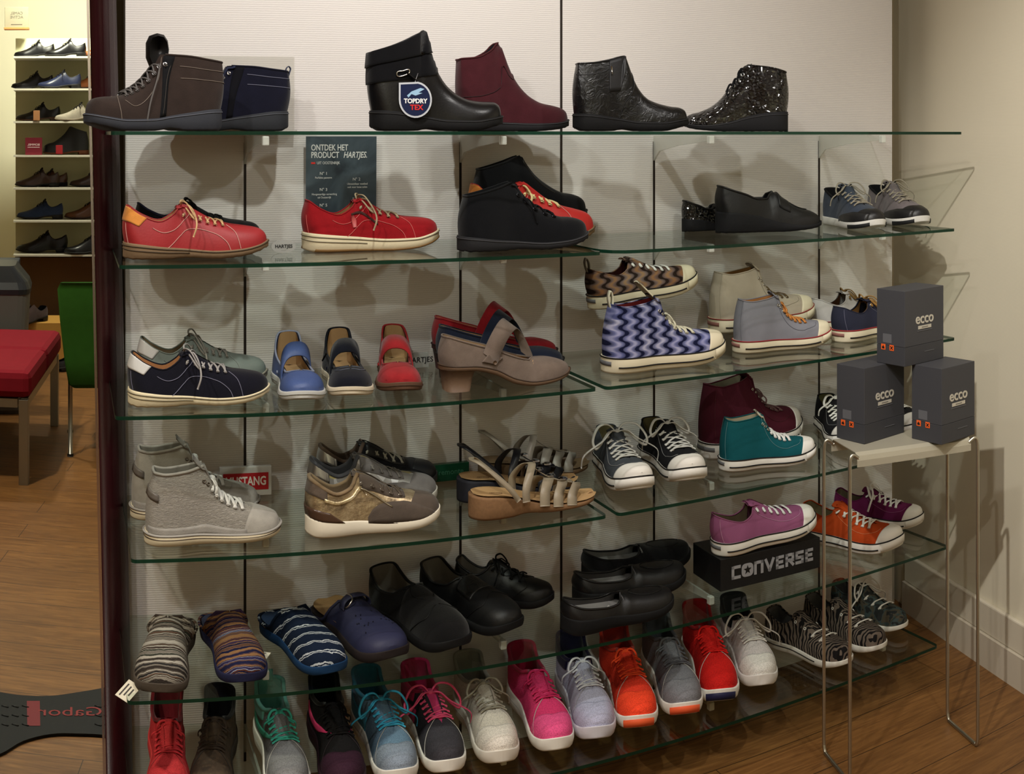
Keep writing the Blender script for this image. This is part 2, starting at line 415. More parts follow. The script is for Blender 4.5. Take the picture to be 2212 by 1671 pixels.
# ------------------------------------------------------------------ the leaning mirror
AL = math.radians(6)
ME = Vector((.078, 2.435, 0)); MN = Vector((-math.sin(AL), -math.cos(AL), 0))
def refl(x, y):
    p = Vector((x, y, 0)); q = p-MN*2*(p-ME).dot(MN); return (q.x, q.y)
def vat(px, q, h=None):     # point seen in the mirror, at the virtual distance q
    return refl(*at(px, q, h))
mr = empty('standing_mirror', (ME.x, ME.y, 0), (0, -.0215, -AL), 'tall standing mirror in a dark burgundy wooden frame beside the shelves', 'mirror')
mir = N('mirror_silver'); mir.base((.90, .92, .88, 1), .004, 1, .5)
MW, MB, MT = .75, .028, 2.12      # glass width, bottom and top
mesh('mirror_glass', [(-MW, 0, MB), (.0, 0, MB), (.0, 0, MT), (-MW, 0, MT)], [(0, 1, 2, 3)], mir.m, mr, False)
mesh('backing_board', *box_vf(-MW/2, .010, (MB+MT)/2, MW+.06, .012, MT-MB+.03), mat('plain', (60, 40, 30)), mr, False)
BURG = mat('leather', (46, 14, 18), r=.3)
prof = [(0, 0), (.002, -.009), (.008, -.016), (.018, -.023), (.030, -.024), (.042, -.016), (.050, -.006), (.056, .004), (.056, .018), (0, .018)]
def stick(name, a, b, out):    # frame bar from a to b, profile growing along out
    a, b, out = Vector(a), Vector(b), Vector(out); V = []
    for p, sgn in ((a, -1), (b, 1)):
        d = (b-a).normalized()
        for w, y in prof: V.append(p+out*w+Vector((0, y, 0))+d*sgn*w)
    m = len(prof); F = [(k, (k+1) % m, m+(k+1) % m, m+k) for k in range(m)]+[tuple(range(m)), tuple(range(2*m-1, m-1, -1))]
    return mesh(name, V, F, BURG, mr)
stick('frame_side', (0, 0, MB), (0, 0, MT), (1, 0, 0)); stick('frame_side', (-MW, 0, MT), (-MW, 0, MB), (-1, 0, 0))
stick('frame_rail', (-MW, 0, MB), (0, 0, MB), (0, 0, -.5)); stick('frame_rail', (0, 0, MT), (-MW, 0, MT), (0, 0, 1))
box('bevel_strip', (-.0035, -.0012, (MB+MT)/2), (.005, .002, MT-MB), mat('metal', (205, 195, 200), r=.25), mr)
# ------------------------------------------------------------------ shoe builder
def cosine_u(n): s = np.linspace(0, 1, n); return s-np.sin(2*PI*s)/(2*PI)*.90
def outline(toe=2.1, heelw=.80, waist=.74):
    mid = pchip([.13, .22, .38, .52, .66, .74], [heelw, heelw+.01, waist, waist+.10, .965, 1.0])
    def f(u):
        u = np.asarray(u, float)
        h = heelw*np.maximum(0, 1-np.clip((.13-u)/.13, 0, 1)**2.1)**(1/2.1)
        t = np.maximum(0, 1-np.clip((u-.74)/.26, 0, 1)**toe)**(1/toe)
        return np.where(u < .13, h, np.where(u > .74, t, mid(u)))
    return f
# profiles: rows (foot position u, rim x, rim height z, half opening), all as shares of the length; uo = end of the opening, ul = end of the lacing
P = {
 'low': dict(rows=[(0, .02, .33, .5), (.05, .04, .325, .5), (.13, .12, .29, .52), (.25, .25, .255, .55), (.33, .34, .29, .5), (.40, .39, .38, .27), (.5, .5, .325, .2), (.62, .62, .26, .16), (.72, .72, .215, .12), (.77, .77, .20, 0), (.86, .85, .175, 0), (.94, .93, .15, 0), (.98, .965, .13, 0), (1, .985, .10, 0)], uo=.39, ul=.75, W=.36, toe=2.2),
 'high': dict(rows=[(0, .065, .488, .5), (.05, .075, .487, .45), (.14, .15, .474, .46), (.28, .30, .488, .46), (.38, .435, .515, .26), (.46, .475, .44, .2), (.55, .525, .352, .18), (.62, .59, .29, .16), (.70, .675, .24, .14), (.77, .76, .212, 0), (.86, .85, .185, 0), (.94, .93, .155, 0), (.98, .965, .135, 0), (1, .985, .1, 0)], uo=.37, ul=.75, W=.36, toe=2.2),
 'lace': dict(rows=[(0, .025, .36, .5), (.05, .04, .355, .5), (.13, .12, .30, .52), (.25, .25, .255, .55), (.33, .34, .30, .5), (.42, .41, .37, .25), (.5, .5, .325, .2), (.6, .6, .27, .15), (.68, .68, .235, .1), (.73, .73, .215, 0), (.84, .84, .185, 0), (.93, .93, .155, 0), (.98, .97, .12, 0), (1, .985, .09, 0)], uo=.40, ul=.70, W=.35, toe=1.95),
 'trainer': dict(rows=[(0, .03, .40, .5), (.05, .045, .395, .5), (.13, .12, .34, .52), (.22, .22, .295, .55), (.31, .32, .33, .5), (.40, .385, .42, .25), (.48, .48, .38, .2), (.58, .58, .315, .17), (.68, .68, .26, .13), (.74, .74, .235, 0), (.84, .84, .20, 0), (.93, .93, .165, 0), (.98, .97, .13, 0), (1, .985, .10, 0)], uo=.39, ul=.71, W=.37, toe=2.2),
 'runner': dict(rows=[(0, .0, .40, .6), (.05, .03, .395, .66), (.13, .11, .35, .66), (.22, .22, .315, .64), (.33, .34, .325, .55), (.42, .42, .355, .28), (.49, .49, .34, .22), (.57, .57, .31, .2), (.66, .66, .275, .17), (.73, .73, .25, 0), (.83, .83, .21, 0), (.92, .92, .17, 0), (.97, .96, .14, 0), (1, .985, .11, 0)], uo=.41, ul=.71, lim=.80, W=.39, toe=2.1),
 'dress': dict(rows=[(0, .02, .27, .5), (.05, .04, .265, .5), (.13, .12, .225, .5), (.24, .24, .20, .52), (.32, .33, .25, .45), (.38, .38, .33, .2), (.46, .46, .28, .12), (.55, .55, .23, .08), (.60, .60, .205, 0), (.7, .7, .16, 0), (.82, .82, .125, 0), (.92, .92, .105, 0), (.98, .97, .085, 0), (1, .985, .065, 0)], uo=.36, ul=.58, W=.31, toe=1.6),
 'loafer': dict(rows=[(0, .02, .27, .5), (.05, .04, .265, .55), (.13, .12, .235, .58), (.25, .25, .21, .6), (.35, .35, .20, .6), (.42, .42, .235, .48), (.46, .45, .275, .22), (.48, .48, .27, .0), (.58, .58, .225, 0), (.7, .7, .185, 0), (.82, .82, .15, 0), (.92, .92, .125, 0), (.98, .97, .10, 0), (1, .985, .075, 0)], uo=.475, ul=0, W=.36, toe=2.2),
 'slipon': dict(rows=[(0, .02, .24, .5), (.05, .04, .235, .62), (.13, .12, .205, .68), (.25, .25, .18, .70), (.38, .38, .165, .7), (.46, .46, .175, .6), (.51, .50, .20, .4), (.535, .53, .215, .0), (.62, .62, .20, 0), (.72, .72, .175, 0), (.82, .82, .15, 0), (.92, .92, .125, 0), (.98, .97, .10, 0), (1, .985, .07, 0)], uo=.53, ul=0, W=.36, toe=2.3),
 'mary': dict(rows=[(0, .03, .37, .5), (.05, .045, .36, .55), (.13, .12, .28, .6), (.24, .24, .20, .66), (.38, .38, .175, .72), (.52, .52, .16, .72), (.62, .62, .16, .62), (.68, .68, .175, .35), (.70, .70, .18, 0), (.80, .80, .165, 0), (.9, .9, .135, 0), (.97, .96, .105, 0), (1, .985, .075, 0)], uo=.695, ul=0, W=.37, toe=2.2),
 'pump': dict(rows=[(0, .03, .375, .5), (.05, .045, .378, .55), (.13, .12, .355, .6), (.26, .26, .31, .64), (.38, .38, .275, .66), (.50, .50, .225, .68), (.62, .62, .185, .6), (.69, .69, .17, .35), (.71, .71, .17, 0), (.80, .80, .165, 0), (.9, .9, .14, 0), (.97, .96, .11, 0), (1, .985, .085, 0)], uo=.705, ul=0, W=.34, toe=2.0),
 'wedgeloafer': dict(rows=[(0, .02, .42, .5), (.05, .04, .415, .5), (.13, .12, .385, .55), (.25, .25, .345, .58), (.38, .38, .30, .58), (.46, .46, .30, .48), (.53, .51, .355, .3), (.55, .54, .36, .0), (.62, .62, .30, 0), (.7, .7, .245, 0), (.8, .8, .195, 0), (.9, .9, .155, 0), (.97, .965, .11, 0), (1, .985, .08, 0)], uo=.545, ul=0, W=.34, toe=2.1),
 'mule': dict(rows=[(0, .01, .115, .5), (.05, .03, .115, .9), (.15, .15, .115, .93), (.25, .25, .12, .93), (.31, .31, .15, .9), (.37, .35, .24, .72), (.41, .38, .30, .3), (.43, .42, .30, 0), (.52, .52, .28, 0), (.64, .64, .245, 0), (.76, .76, .215, 0), (.88, .88, .175, 0), (.96, .95, .135, 0), (1, .985, .09, 0)], uo=.425, ul=0, lim=.86, W=.38, toe=2.4),
 'clogshoe': dict(rows=[(0, .02, .35, .55), (.05, .04, .345, .6), (.13, .12, .30, .66), (.24, .24, .25, .7), (.34, .35, .26, .64), (.42, .42, .315, .4), (.45, .44, .325, 0), (.54, .54, .30, 0), (.64, .64, .27, 0), (.76, .76, .23, 0), (.88, .88, .185, 0), (.96, .95, .14, 0), (1, .985, .09, 0)], uo=.445, ul=0, lim=.74, W=.38, toe=2.3),
 'topdry': dict(rows=[(0, -.005, .565, .5), (.05, .01, .57, .44), (.16, .14, .61, .5), (.28, .28, .67, .48), (.36, .37, .715, .3), (.385, .40, .725, 0), (.43, .455, .56, 0), (.48, .51, .43, 0), (.55, .575, .335, 0), (.64, .655, .27, 0), (.74, .745, .23, 0), (.84, .84, .215, 0), (.92, .92, .21, 0), (.97, .965, .185, 0), (1, .985, .13, 0)], uo=.38, ul=0, W=.35, toe=2.0),
 'tall': dict(rows=[(0, -.01, .55, .5), (.05, .0, .555, .44), (.16, .12, .565, .5), (.28, .26, .62, .48), (.36, .335, .685, .3), (.385, .36, .69, 0), (.42, .42, .56, 0), (.47, .475, .45, 0), (.54, .55, .35, 0), (.64, .65, .265, 0), (.74, .745, .215, 0), (.84, .84, .19, 0), (.92, .92, .165, 0), (.97, .965, .135, 0), (1, .985, .09, 0)], uo=.38, ul=0, W=.35, toe=2.0),
 'zipboot': dict(rows=[(0, .03, .57, .5), (.05, .04, .57, .44), (.16, .15, .575, .5), (.28, .29, .60, .46), (.37, .42, .635, .3), (.40, .455, .64, 0), (.44, .50, .50, 0), (.49, .56, .375, 0), (.56, .62, .30, 0), (.66, .69, .25, 0), (.75, .76, .215, 0), (.84, .845, .185, 0), (.92, .92, .165, 0), (.97, .965, .135, 0), (1, .985, .09, 0)], uo=.39, ul=0, W=.35, toe=2.0),
 'bootie': dict(rows=[(0, .05, .40, .5), (.05, .06, .40, .45), (.15, .15, .42, .5), (.28, .28, .455, .48), (.38, .41, .495, .26), (.44, .46, .44, .2), (.54, .54, .355, .18), (.64, .64, .285, .16), (.74, .73, .235, .12), (.78, .78, .215, 0), (.86, .86, .20, 0), (.93, .93, .175, 0), (.98, .97, .14, 0), (1, .985, .10, 0)], uo=.37, ul=.75, W=.35, toe=2.0),
 'hiker': dict(rows=[(0, .0, .47, .5), (.05, .02, .475, .45), (.16, .14, .49, .52), (.28, .28, .51, .48), (.36, .37, .515, .4), (.42, .46, .52, .28), (.48, .50, .45, .2), (.56, .57, .355, .18), (.66, .66, .275, .16), (.76, .75, .225, .12), (.79, .79, .215, 0), (.86, .86, .205, 0), (.93, .93, .185, 0), (.98, .97, .15, 0), (1, .985, .10, 0)], uo=.40, ul=.77, W=.34, toe=2.1),
 'wedgeboot': dict(rows=[(0, .02, .56, .5), (.05, .03, .565, .44), (.16, .15, .60, .5), (.28, .30, .62, .46), (.38, .40, .63, .26), (.46, .47, .54, .2), (.54, .53, .44, .16), (.60, .60, .36, .14), (.64, .64, .31, 0), (.74, .73, .225, 0), (.84, .84, .165, 0), (.92, .92, .135, 0), (.98, .97, .10, 0), (1, .985, .07, 0)], uo=.37, ul=.62, W=.34, toe=1.9),
}
# soles: rows (u, bottom, top)
SO = {
 'cup': [(0, .0, .115), (.3, 0, .112), (.62, 0, .105), (.78, .012, .112), (.9, .04, .135), (1, .075, .17)],
 'flat': [(0, .0, .085), (.3, 0, .08), (.65, 0, .07), (.82, .012, .075), (.93, .03, .09), (1, .055, .11)],
 'comfort': [(0, .012, .115), (.06, 0, .112), (.3, 0, .085), (.42, .008, .075), (.62, 0, .06), (.8, .015, .072), (.92, .045, .095), (1, .08, .125)],
 'thick': [(0, .04, .15), (.03, .02, .15), (.09, 0, .15), (.3, 0, .125), (.42, .015, .105), (.55, .0, .085), (.75, .0, .08), (.9, .03, .1), (1, .06, .12)],
 'trainer': [(0, .015, .135), (.07, 0, .13), (.35, 0, .105), (.6, 0, .085), (.8, .015, .09), (.92, .045, .115), (1, .085, .14)],
 'runner': [(0, .04, .165), (.08, 0, .155), (.35, 0, .125), (.6, 0, .10), (.8, .012, .10), (.92, .035, .12), (1, .07, .155)],
 'dress': [(0, 0, .10), (.20, 0, .095), (.225, .0, .092), (.235, .055, .09), (.35, .05, .08), (.6, .0, .045), (.8, .008, .045), (.93, .025, .055), (1, .045, .07)],
 'wedge': [(0, 0, .19), (.15, 0, .185), (.35, 0, .155), (.6, 0, .085), (.8, .012, .06), (.93, .03, .07), (1, .055, .09)],
 'slim': [(0, 0, .055), (.3, 0, .055), (.7, 0, .05), (.9, .015, .06), (1, .035, .075)],
 'heel': [(0, .15, .185), (.2, .145, .18), (.38, .10, .14), (.55, .02, .06), (.68, 0, .035), (.82, .012, .045), (.93, .035, .065), (1, .065, .09)],
}
class Shoe:
    def __init__(s, name, label, A, B, z, prof, sole, foot=1, cat='shoe', group=None, pitch=0, roll=0, W=None, hs=1.0, toe=None, ls=1.0):
        A, B = Vector(A), Vector(B); d = B-A; s.L = L = d.length*ls; s.foot = foot
        s.root = empty(name, (A.x, A.y, z), (roll, -pitch, math.atan2(d.y, d.x)), label, cat, group)
        p = P[prof]; s.p = p; s.W = (W or p['W'])*L; s.out = outline(toe or p['toe'])
        R = np.array(p['rows']); u = R[:, 0]
        s.fx, s.fz, s.fw = pchip(u, R[:, 1]), pchip(u, R[:, 2]*hs), pchip(u, R[:, 3])
        so = np.array(SO[sole]); s.zb, s.zt = pchip(so[:, 0], so[:, 1]), pchip(so[:, 0], so[:, 2])
        s.uo, s.ul = p['uo'], p['ul']; s.solek = sole; s.q = 0
        if s.fz(1) < s.zt(1)+.02: s.lift = float(s.zt(1)+.02-s.fz(1))
        else: s.lift = 0
    def mid(s, u): return s.foot*s.W*.11*(np.sin((np.asarray(u)-.25)*3.6)-.2)*np.clip(np.asarray(u)/.2, 0, 1)
    def top(s, u):
        u = np.asarray(u, float); z = s.fz(u)+s.lift*np.clip((u-.6)/.4, 0, 1)
        return s.fx(u)*s.L, z*s.L, np.minimum(s.fw(u), s.p.get('lim', .62)*np.sqrt(np.maximum(0, 1-np.clip((.17-u)/.17, 0, 1)**2)))*s.W/2
    def pos(s, u, t, g, off=0.0):
        """point of the upper: u along the foot, t from sole (0) to rim (1), side g"""
        u, t, g = np.broadcast_arrays(np.asarray(u, float), np.asarray(t, float), np.asarray(g, float))
        def raw(u, t):
            w = s.out(u)*s.W/2*.965; xt, zt, wo = s.top(u); zs = s.zt(u)*s.L-.004; xb = s.L*(.012+.976*u)
            o = np.clip((s.fw(u)-.06)/.25, 0, 1)*(u < max(s.uo, s.ul)+.04); o = o*o*(3-2*o)
            tt = np.clip(t, 0, 1)*PI/2
            a, b = np.cos(tt)**.78, np.sin(tt)**.9
            a2, b2 = 1-np.clip(t, 0, 1)**1.5, t
            k = b*(1-o)+b2*o
            y = wo+(w-wo)*(a*(1-o)+a2*o); z = zs+(zt-zs)*k; x = xb+(xt-xb)*k
            x = x-.022*s.L*np.clip(1-u/.2, 0, 1)*np.sin(PI*np.clip(k, 0, 1))*(1 if s.p['rows'][0][2] > .2 else 0)
            return x, y, z
        x, y, z = raw(u, t)
        q = np.stack([x, g*y+s.mid(u), z], -1)
        if not (isinstance(off, float) and off == 0.0):
            e = 2e-3; u2 = np.clip(u+e, 0, 1); u1 = np.clip(u-e, 0, 1); t2 = np.clip(t+e*3, 0, 1); t1 = np.clip(t-e*3, 0, 1)
            a = [raw(u2, t), raw(u1, t), raw(u, t2), raw(u, t1)]
            du = np.stack([a[0][0]-a[1][0], g*(a[0][1]-a[1][1]), a[0][2]-a[1][2]], -1)
            dt = np.stack([a[2][0]-a[3][0], g*(a[2][1]-a[3][1]), a[2][2]-a[3][2]], -1)
            n = np.cross(du, dt)*(-g[..., None]); ln = np.linalg.norm(n, axis=-1, keepdims=True)
            n = np.where(ln > 1e-12, n/np.maximum(ln, 1e-12), np.array([0, 0, 1.0]))
            sg = np.sign(np.sum(n*np.stack([(u-.34)*.02, g*np.maximum(y, 1e-4), .3*np.abs(y)+.002], -1), -1, keepdims=True)); sg = np.where(sg == 0, 1, sg)
            q = q+n*sg*(off[..., None] if isinstance(off, np.ndarray) else off)
        return q
    def upper(s, m, name='upper', nu=66, nt=13):
        us = cosine_u(nu); ts = np.linspace(0, 1, nt)
        U, T = np.meshgrid(us, ts, indexing='ij')
        Lf = s.pos(U, T, 1.0).reshape(-1, 3); Rt = s.pos(U, T, -1.0).reshape(-1, 3)
        F = grid_f(nu, nt); k = nu*nt
        F = [tuple(reversed(f)) for f in F]+[tuple(i+k for i in f) for f in grid_f(nu, nt)]
        o = mesh(name, np.vstack([Lf, Rt]), F, m, s.root); s.root['_u'] = o.name
        import bmesh
        bm = bmesh.new(); bm.from_mesh(o.data); bmesh.ops.remove_doubles(bm, verts=bm.verts, dist=2e-4); bm.to_mesh(o.data); bm.free()
        return o
    def lining(s, m, insole=None, rim=None, rr=.0026, t0=.12):
        nu, nt = 26, 8; us = np.linspace(0, 1, nu)**1.5*s.uo; ts = np.linspace(t0, 1, nt)
        U, T = np.meshgrid(us, ts, indexing='ij'); V, F = [], []
        for g in (1.0, -1.0):
            p = s.pos(U, T, g)
            c = s.mid(U); p[..., 1] = c+(p[..., 1]-c)*.93; p[..., 0] = p[..., 0]+.004*np.clip(1-U/.06, 0, 1)
            p[..., 1] -= g*np.minimum(.0028, np.abs(p[..., 1]-c)*.5)
            p[..., 2] -= .0004
            b = len(V)*0+sum(len(x) for x in V); V.append(p.reshape(-1, 3)); f = grid_f(nu, nt)
            F += [tuple(i+b for i in (q if g > 0 else q[::-1])) for q in f]
        mesh('lining', np.vstack(V), F, m, s.root)
        s.insole(insole or m)
        if rim is not None:
            us = np.linspace(s.uo, 0, 22)**1.0; us = s.uo*(1-np.linspace(0, 1, 22))**1.5
            a = s.pos(us, 1.0, 1.0); b = s.pos(us[::-1], 1.0, -1.0)
            pts = np.vstack([a, b[1:]]); mesh('collar_binding', *tube(pts, rr, 6), rim, s.root)
    def insole(s, m, scale=.86, u1=.9, dz=.004):
        us = cosine_u(24); us = .015+us*(u1-.015); w = s.out(us)*s.W/2*scale; z = s.zt(us)*s.L+dz; c = s.mid(us)
        V = np.vstack([np.stack([us*s.L+.004, g*w+c, z+(.003 if g else 0)], -1) for g in (-1, 0, 1)])
        k = 24; F = [(j*k+i, j*k+i+1, (j+1)*k+i+1, (j+1)*k+i) for j in (0, 1) for i in range(k-1)]
        mesh('insole', V, F, m, s.root)
    def sole(s, m, name='sole', scallop=0, lip=1.0, n=64):
        us = cosine_u(n)
        if s.solek == 'dress': us = np.sort(np.concatenate([us, [.222, .228, .236, .242]]))
        n = len(us); w = s.out(us)*s.W/2; zb, zt = s.zb(us)*s.L, s.zt(us)*s.L; c = s.mid(us); x = us*s.L
        if scallop: zb = zb+scallop*(np.abs(np.sin(us*PI*15))**.5)*(us > .03)*(us < .97)
        pf = [(0, 0), (.90, 0), (.985, .12), (1.02*lip, .5), (1.015*lip, .9), (.985*lip, 1.0), (0, 1.0)]
        ring = [(a, b, 1) for a, b in pf]+[(a, b, -1) for a, b in pf[-2:0:-1]]
        V = np.stack([np.stack([x+(0 if a == 0 else .0), g*a*w+c, zb+(zt-zb)*b], -1) for a, b, g in ring], 1).reshape(-1, 3)
        o = mesh(name, V, grid_f(n, len(ring), True), m, s.root)
        s.so = o.name; return o
    def side(s, u, f, g, off=.0006):     # point on the side wall of the sole, pushed out square to the outline
        u = np.asarray(u, float); fac = (.985+.035*np.clip(np.minimum(f, 1-f)*4, 0, 1)); h = 1e-3
        w = s.out(u)*s.W/2*fac; u2, u1 = np.clip(u+h, 0, 1), np.clip(u-h, 0, 1)
        dw = (s.out(u2)-s.out(u1))*s.W/2; dx = (u2-u1)*s.L; ln = np.hypot(dw, dx); zb, zt = s.zb(u)*s.L, s.zt(u)*s.L
        nx, ny = -dw/ln, dx/ln
        end = (w < 1e-5); nx = np.where(end, np.where(u > .5, 1.0, -1.0), nx); ny = np.where(end, 0.0, ny); d = s.L*.0006+off
        return np.stack([u*s.L+nx*d, g*(w+ny*d)+s.mid(u), zb+(zt-zb)*f], -1)
    def line(s, m, f, r=.0012, u0=0.0, u1=1.0, name='foxing_stripe'):   # a line round the sole edge
        us = u0+(u1-u0)*cosine_u(64) if u0 == 0 and u1 == 1 else np.linspace(u0, u1, 30)
        if u0 == 0 and u1 == 1: pts = np.vstack([s.side(us, f, 1.0), s.side(us[::-1], f, -1.0)[1:-1]]); P_ = [tube(pts, r, 5, True)]
        else: P_ = [tube(s.side(us, f, g), r, 5) for g in (1.0, -1.0)]
        s.add_to(s.so, *join(P_), m)
    def sband(s, m, u0, u1, f0, f1, name, off=.0012, sides=(1, -1)):    # coloured patch of the sole wall
        nu = 22; fs = (f0, f0, (f0+f1)/2, f1, f1)
        def strip(us, g): return [np.array([s.side(u, f, g_, off if i in (1, 2, 3) else -.001) for i, f in enumerate(fs)]) for u, g_ in zip(us, g)]
        if u1 > .985 or u0 < .01:
            if u1 > .985: us = 1-(1-u0)*(1-np.linspace(0, 1, nu))**1.8
            else: us = u1*(1-np.linspace(0, 1, nu))**1.8
            us[-1] = 1.0 if u1 > .985 else 0.0
            runs = [(np.concatenate([us, us[-2::-1]]), [1.0]*nu+[-1.0]*(nu-1))]
        else: runs = [(np.linspace(u0, u1, nu), [float(g)]*nu) for g in sides]
        for us, g in runs: mesh(name, np.array(strip(us, g)).reshape(-1, 3), grid_f(len(us), 5), m, s.root)
    def patch(s, name, m, f, nu=14, nt=9, off=.0016, sides=(1,), parent=None, tuck='a0a1b0b1', weld=False):
        """raised piece on the upper; f(a,b)->(u,t); edges named in tuck dip into the upper"""
        a = np.linspace(0, 1, nu); b = np.linspace(0, 1, nt)
        a = np.concatenate([[0], a, [1]]); b = np.concatenate([[0], b, [1]])
        A, B = np.meshgrid(a, b, indexing='ij'); O = np.full(A.shape, off)
        if 'a0' in tuck: O[0, :] = -.0006
        if 'a1' in tuck: O[-1, :] = -.0006
        if 'b0' in tuck: O[:, 0] = -.0006
        if 'b1' in tuck: O[:, -1] = -.0006
        U, T = f(A, B); V, F = [], []; o = None
        for i, g in enumerate(sides):
            v = s.pos(np.clip(U, 0, 1), np.clip(T, 0, 1), float(g), O)
            if weld: v[..., 1] = np.where(g*(v[..., 1]-s.mid(U)) < 0, s.mid(U), v[..., 1])
            v = v.reshape(-1, 3); ff = [(q if g < 0 else q[::-1]) for q in grid_f(*A.shape)]
            if weld: V.append(v); F += [tuple(x+i*A.size for x in q) for q in ff]
            else: o = mesh(name, v, ff, m, parent or s.root)
        if weld:
            o = mesh(name, np.vstack(V), F, m, parent or s.root); import bmesh
            bm = bmesh.new(); bm.from_mesh(o.data); bmesh.ops.remove_doubles(bm, verts=bm.verts, dist=6e-4); bm.to_mesh(o.data); bm.free()
        return o
    def add_to(s, oname, V, F, m):      # surface detail kept in its part's own mesh, with its own material
        o = bpy.data.objects[oname]; import bmesh
        me = o.data
        if m.name not in [x.name for x in me.materials]: me.materials.append(m)
        k = [x.name for x in me.materials].index(m.name)
        bm = bmesh.new(); bm.from_mesh(me); vs = [bm.verts.new([float(c) for c in p]) for p in V]
        for f in F:
            try: q = bm.faces.new([vs[int(i)] for i in f]); q.material_index = k; q.smooth = True
            except ValueError: pass
        bm.to_mesh(me); bm.free()
    def tz(s, u, zrel):          # t at which the upper at u reaches height zrel (share of length)
        ts = np.linspace(0, 1, 60); out = np.zeros_like(u); it = np.nditer(u, flags=['multi_index'])
        for x in it:
            z_ = s.pos(np.full(60, float(x)), ts, 1.0)[:, 2]/s.L; out[it.multi_index] = np.interp(zrel[it.multi_index], z_, ts)
        return out
    def zpatch(s, name, m, umax, lo, hi, off=.003, nu=26, nt=8, u0=0.0):   # band between two heights; lo, hi: functions of rim x share
        def f(a, b):
            u = u0+(umax-u0)*a; l, h = lo(u), hi(u); return u, s.tz(u, l+(h-l)*b)
        return s.patch(name, m, f, sides=(1, -1), nu=nu, nt=nt, off=off, tuck='a1b0b1', weld=True)
    def rect(s, name, m, u0, u1, t0, t1, **k):
        return s.patch(name, m, lambda a, b: (u0+(u1-u0)*a, t0+(t1-t0)*b), **k)
    def cap(s, m, u0=.84, name='toe_cap', curve=.05, off=.0016):   # whole front end, both sides; edge sweeps forward at the top
        return s.patch(name, m, lambda a, b: ((u0+curve*(b-.5)*2*.5)+(1-(u0+curve*(b-.5)))*(1-(1-a)**1.8), b*1.0), sides=(1, -1), off=off, nt=11, nu=20, tuck='a0b0', weld=True)
    def seam(s, pts, m, r=.0007, sides=(1, -1), name='stitching', off=.0008, n=8):
        c = np.array(crom([(u, t, 0) for u, t in pts], n)); G = []
        for g in sides: G.append(tube(s.pos(c[:, 0], np.clip(c[:, 1], 0, 1), float(g), np.full(len(c), off)), r, 4))
        s.add_to(s.root['_u'], *join(G), m)
    def tongue(s, m, ext=.05, back=.0, w=1.45, th=.0025):
        us = np.linspace(s.uo-.0, s.ul+.02, 16); x, z, wo = s.top(us); wo = np.maximum(wo, .10*s.W/2)*w
        z = z-.003; d = np.array([x[0]-x[2], z[0]-z[2]]); d /= np.linalg.norm(d)
        k = np.array([3, 2, 1.])/3*ext*s.L
        ex = x[0]+d[0]*k-back*(k/s.L)*s.L; ez = z[0]+d[1]*k; ew = np.full(3, wo[0])*np.array([.8, 1.05, 1.05])
        x = np.concatenate([ex, x]); z = np.concatenate([ez, z]); wo = np.concatenate([ew, wo]); c = s.mid(np.concatenate([[us[0]]*3, us]))
        V = []
        for i in range(len(x)):
            for k2, g in enumerate((-1, -.6, 0, .6, 1)): V.append((x[i], c[i]+g*wo[i], z[i]+(1-abs(g)**2)*.0035-.0015))
            for g in (1, .6, 0, -.6, -1): V.append((x[i]-th*.7, c[i]+g*wo[i], z[i]+(1-abs(g)**2)*.0035-.0015-th))
        n = len(x); F = grid_f(n, 10, True)+[tuple(range(9, -1, -1)), tuple((n-1)*10+j for j in range(10))]
        return mesh('tongue', V, F, m, s.root)
    def eyelets(s, m, n, te=.80, u0=None, u1=None, r=.0032, sides=(1, -1), extra=0):
        u0 = s.uo+.02 if u0 is None else u0; u1 = s.ul-.025 if u1 is None else u1
        s.eu = np.linspace(u0, u1, n); s.te = te
        if m is None: return
        for u in s.eu:
            for g in sides:
                c = s.pos(u, te, float(g)); q = s.pos(u, te, float(g), .001)-c; nz = Vector(q).normalized()
                a = nz.orthogonal().normalized(); b = nz.cross(a)
                pts = [c+np.array(a*math.cos(k*PI/4)*r+b*math.sin(k*PI/4)*r)+np.array(nz)*.001 for k in range(8)]
                mesh('eyelet', *tube(pts, r*.38, 5, True), m, s.root)
    def laces(s, m, r=.0021, style='x', bow=1.0, flat=.55, skip=0, ends=1.0, drop=1.0, lean=0.0, tall=1.0):
        G = []; E_ = [(s.pos(u, s.te, -1.0, .003), s.pos(u, s.te, 1.0, .003), u) for u in s.eu]
        def over(a, b, h=.004):
            mid = (a+b)/2; mid = mid+np.array([0, 0, 1])*(h+max(0, .0)); mid[2] = max(mid[2], max(a[2], b[2])+h*.6)
            return crom([a-(b-a)*.12-np.array([0, 0, .003]), a, a*.6+mid*.4+np.array([0, 0, .002]), mid, b*.6+mid*.4+np.array([0, 0, .002]), b, b-(a-b)*.12-np.array([0, 0, .003])], 4)
        use = E_[skip:]
        for i, (a, b, u) in enumerate(use):
            if style == 'bar' or i == len(use)-1: G.append(tube(over(a, b), r, 6, flat=flat))
            if style == 'x' and i < len(use)-1:
                a2, b2, _ = use[i+1]
                G.append(tube(over(a, b2, .0035), r, 6, flat=flat)); G.append(tube(over(b, a2, .0055), r, 6, flat=flat))
        mesh('laces', *join(G), m, s.root)
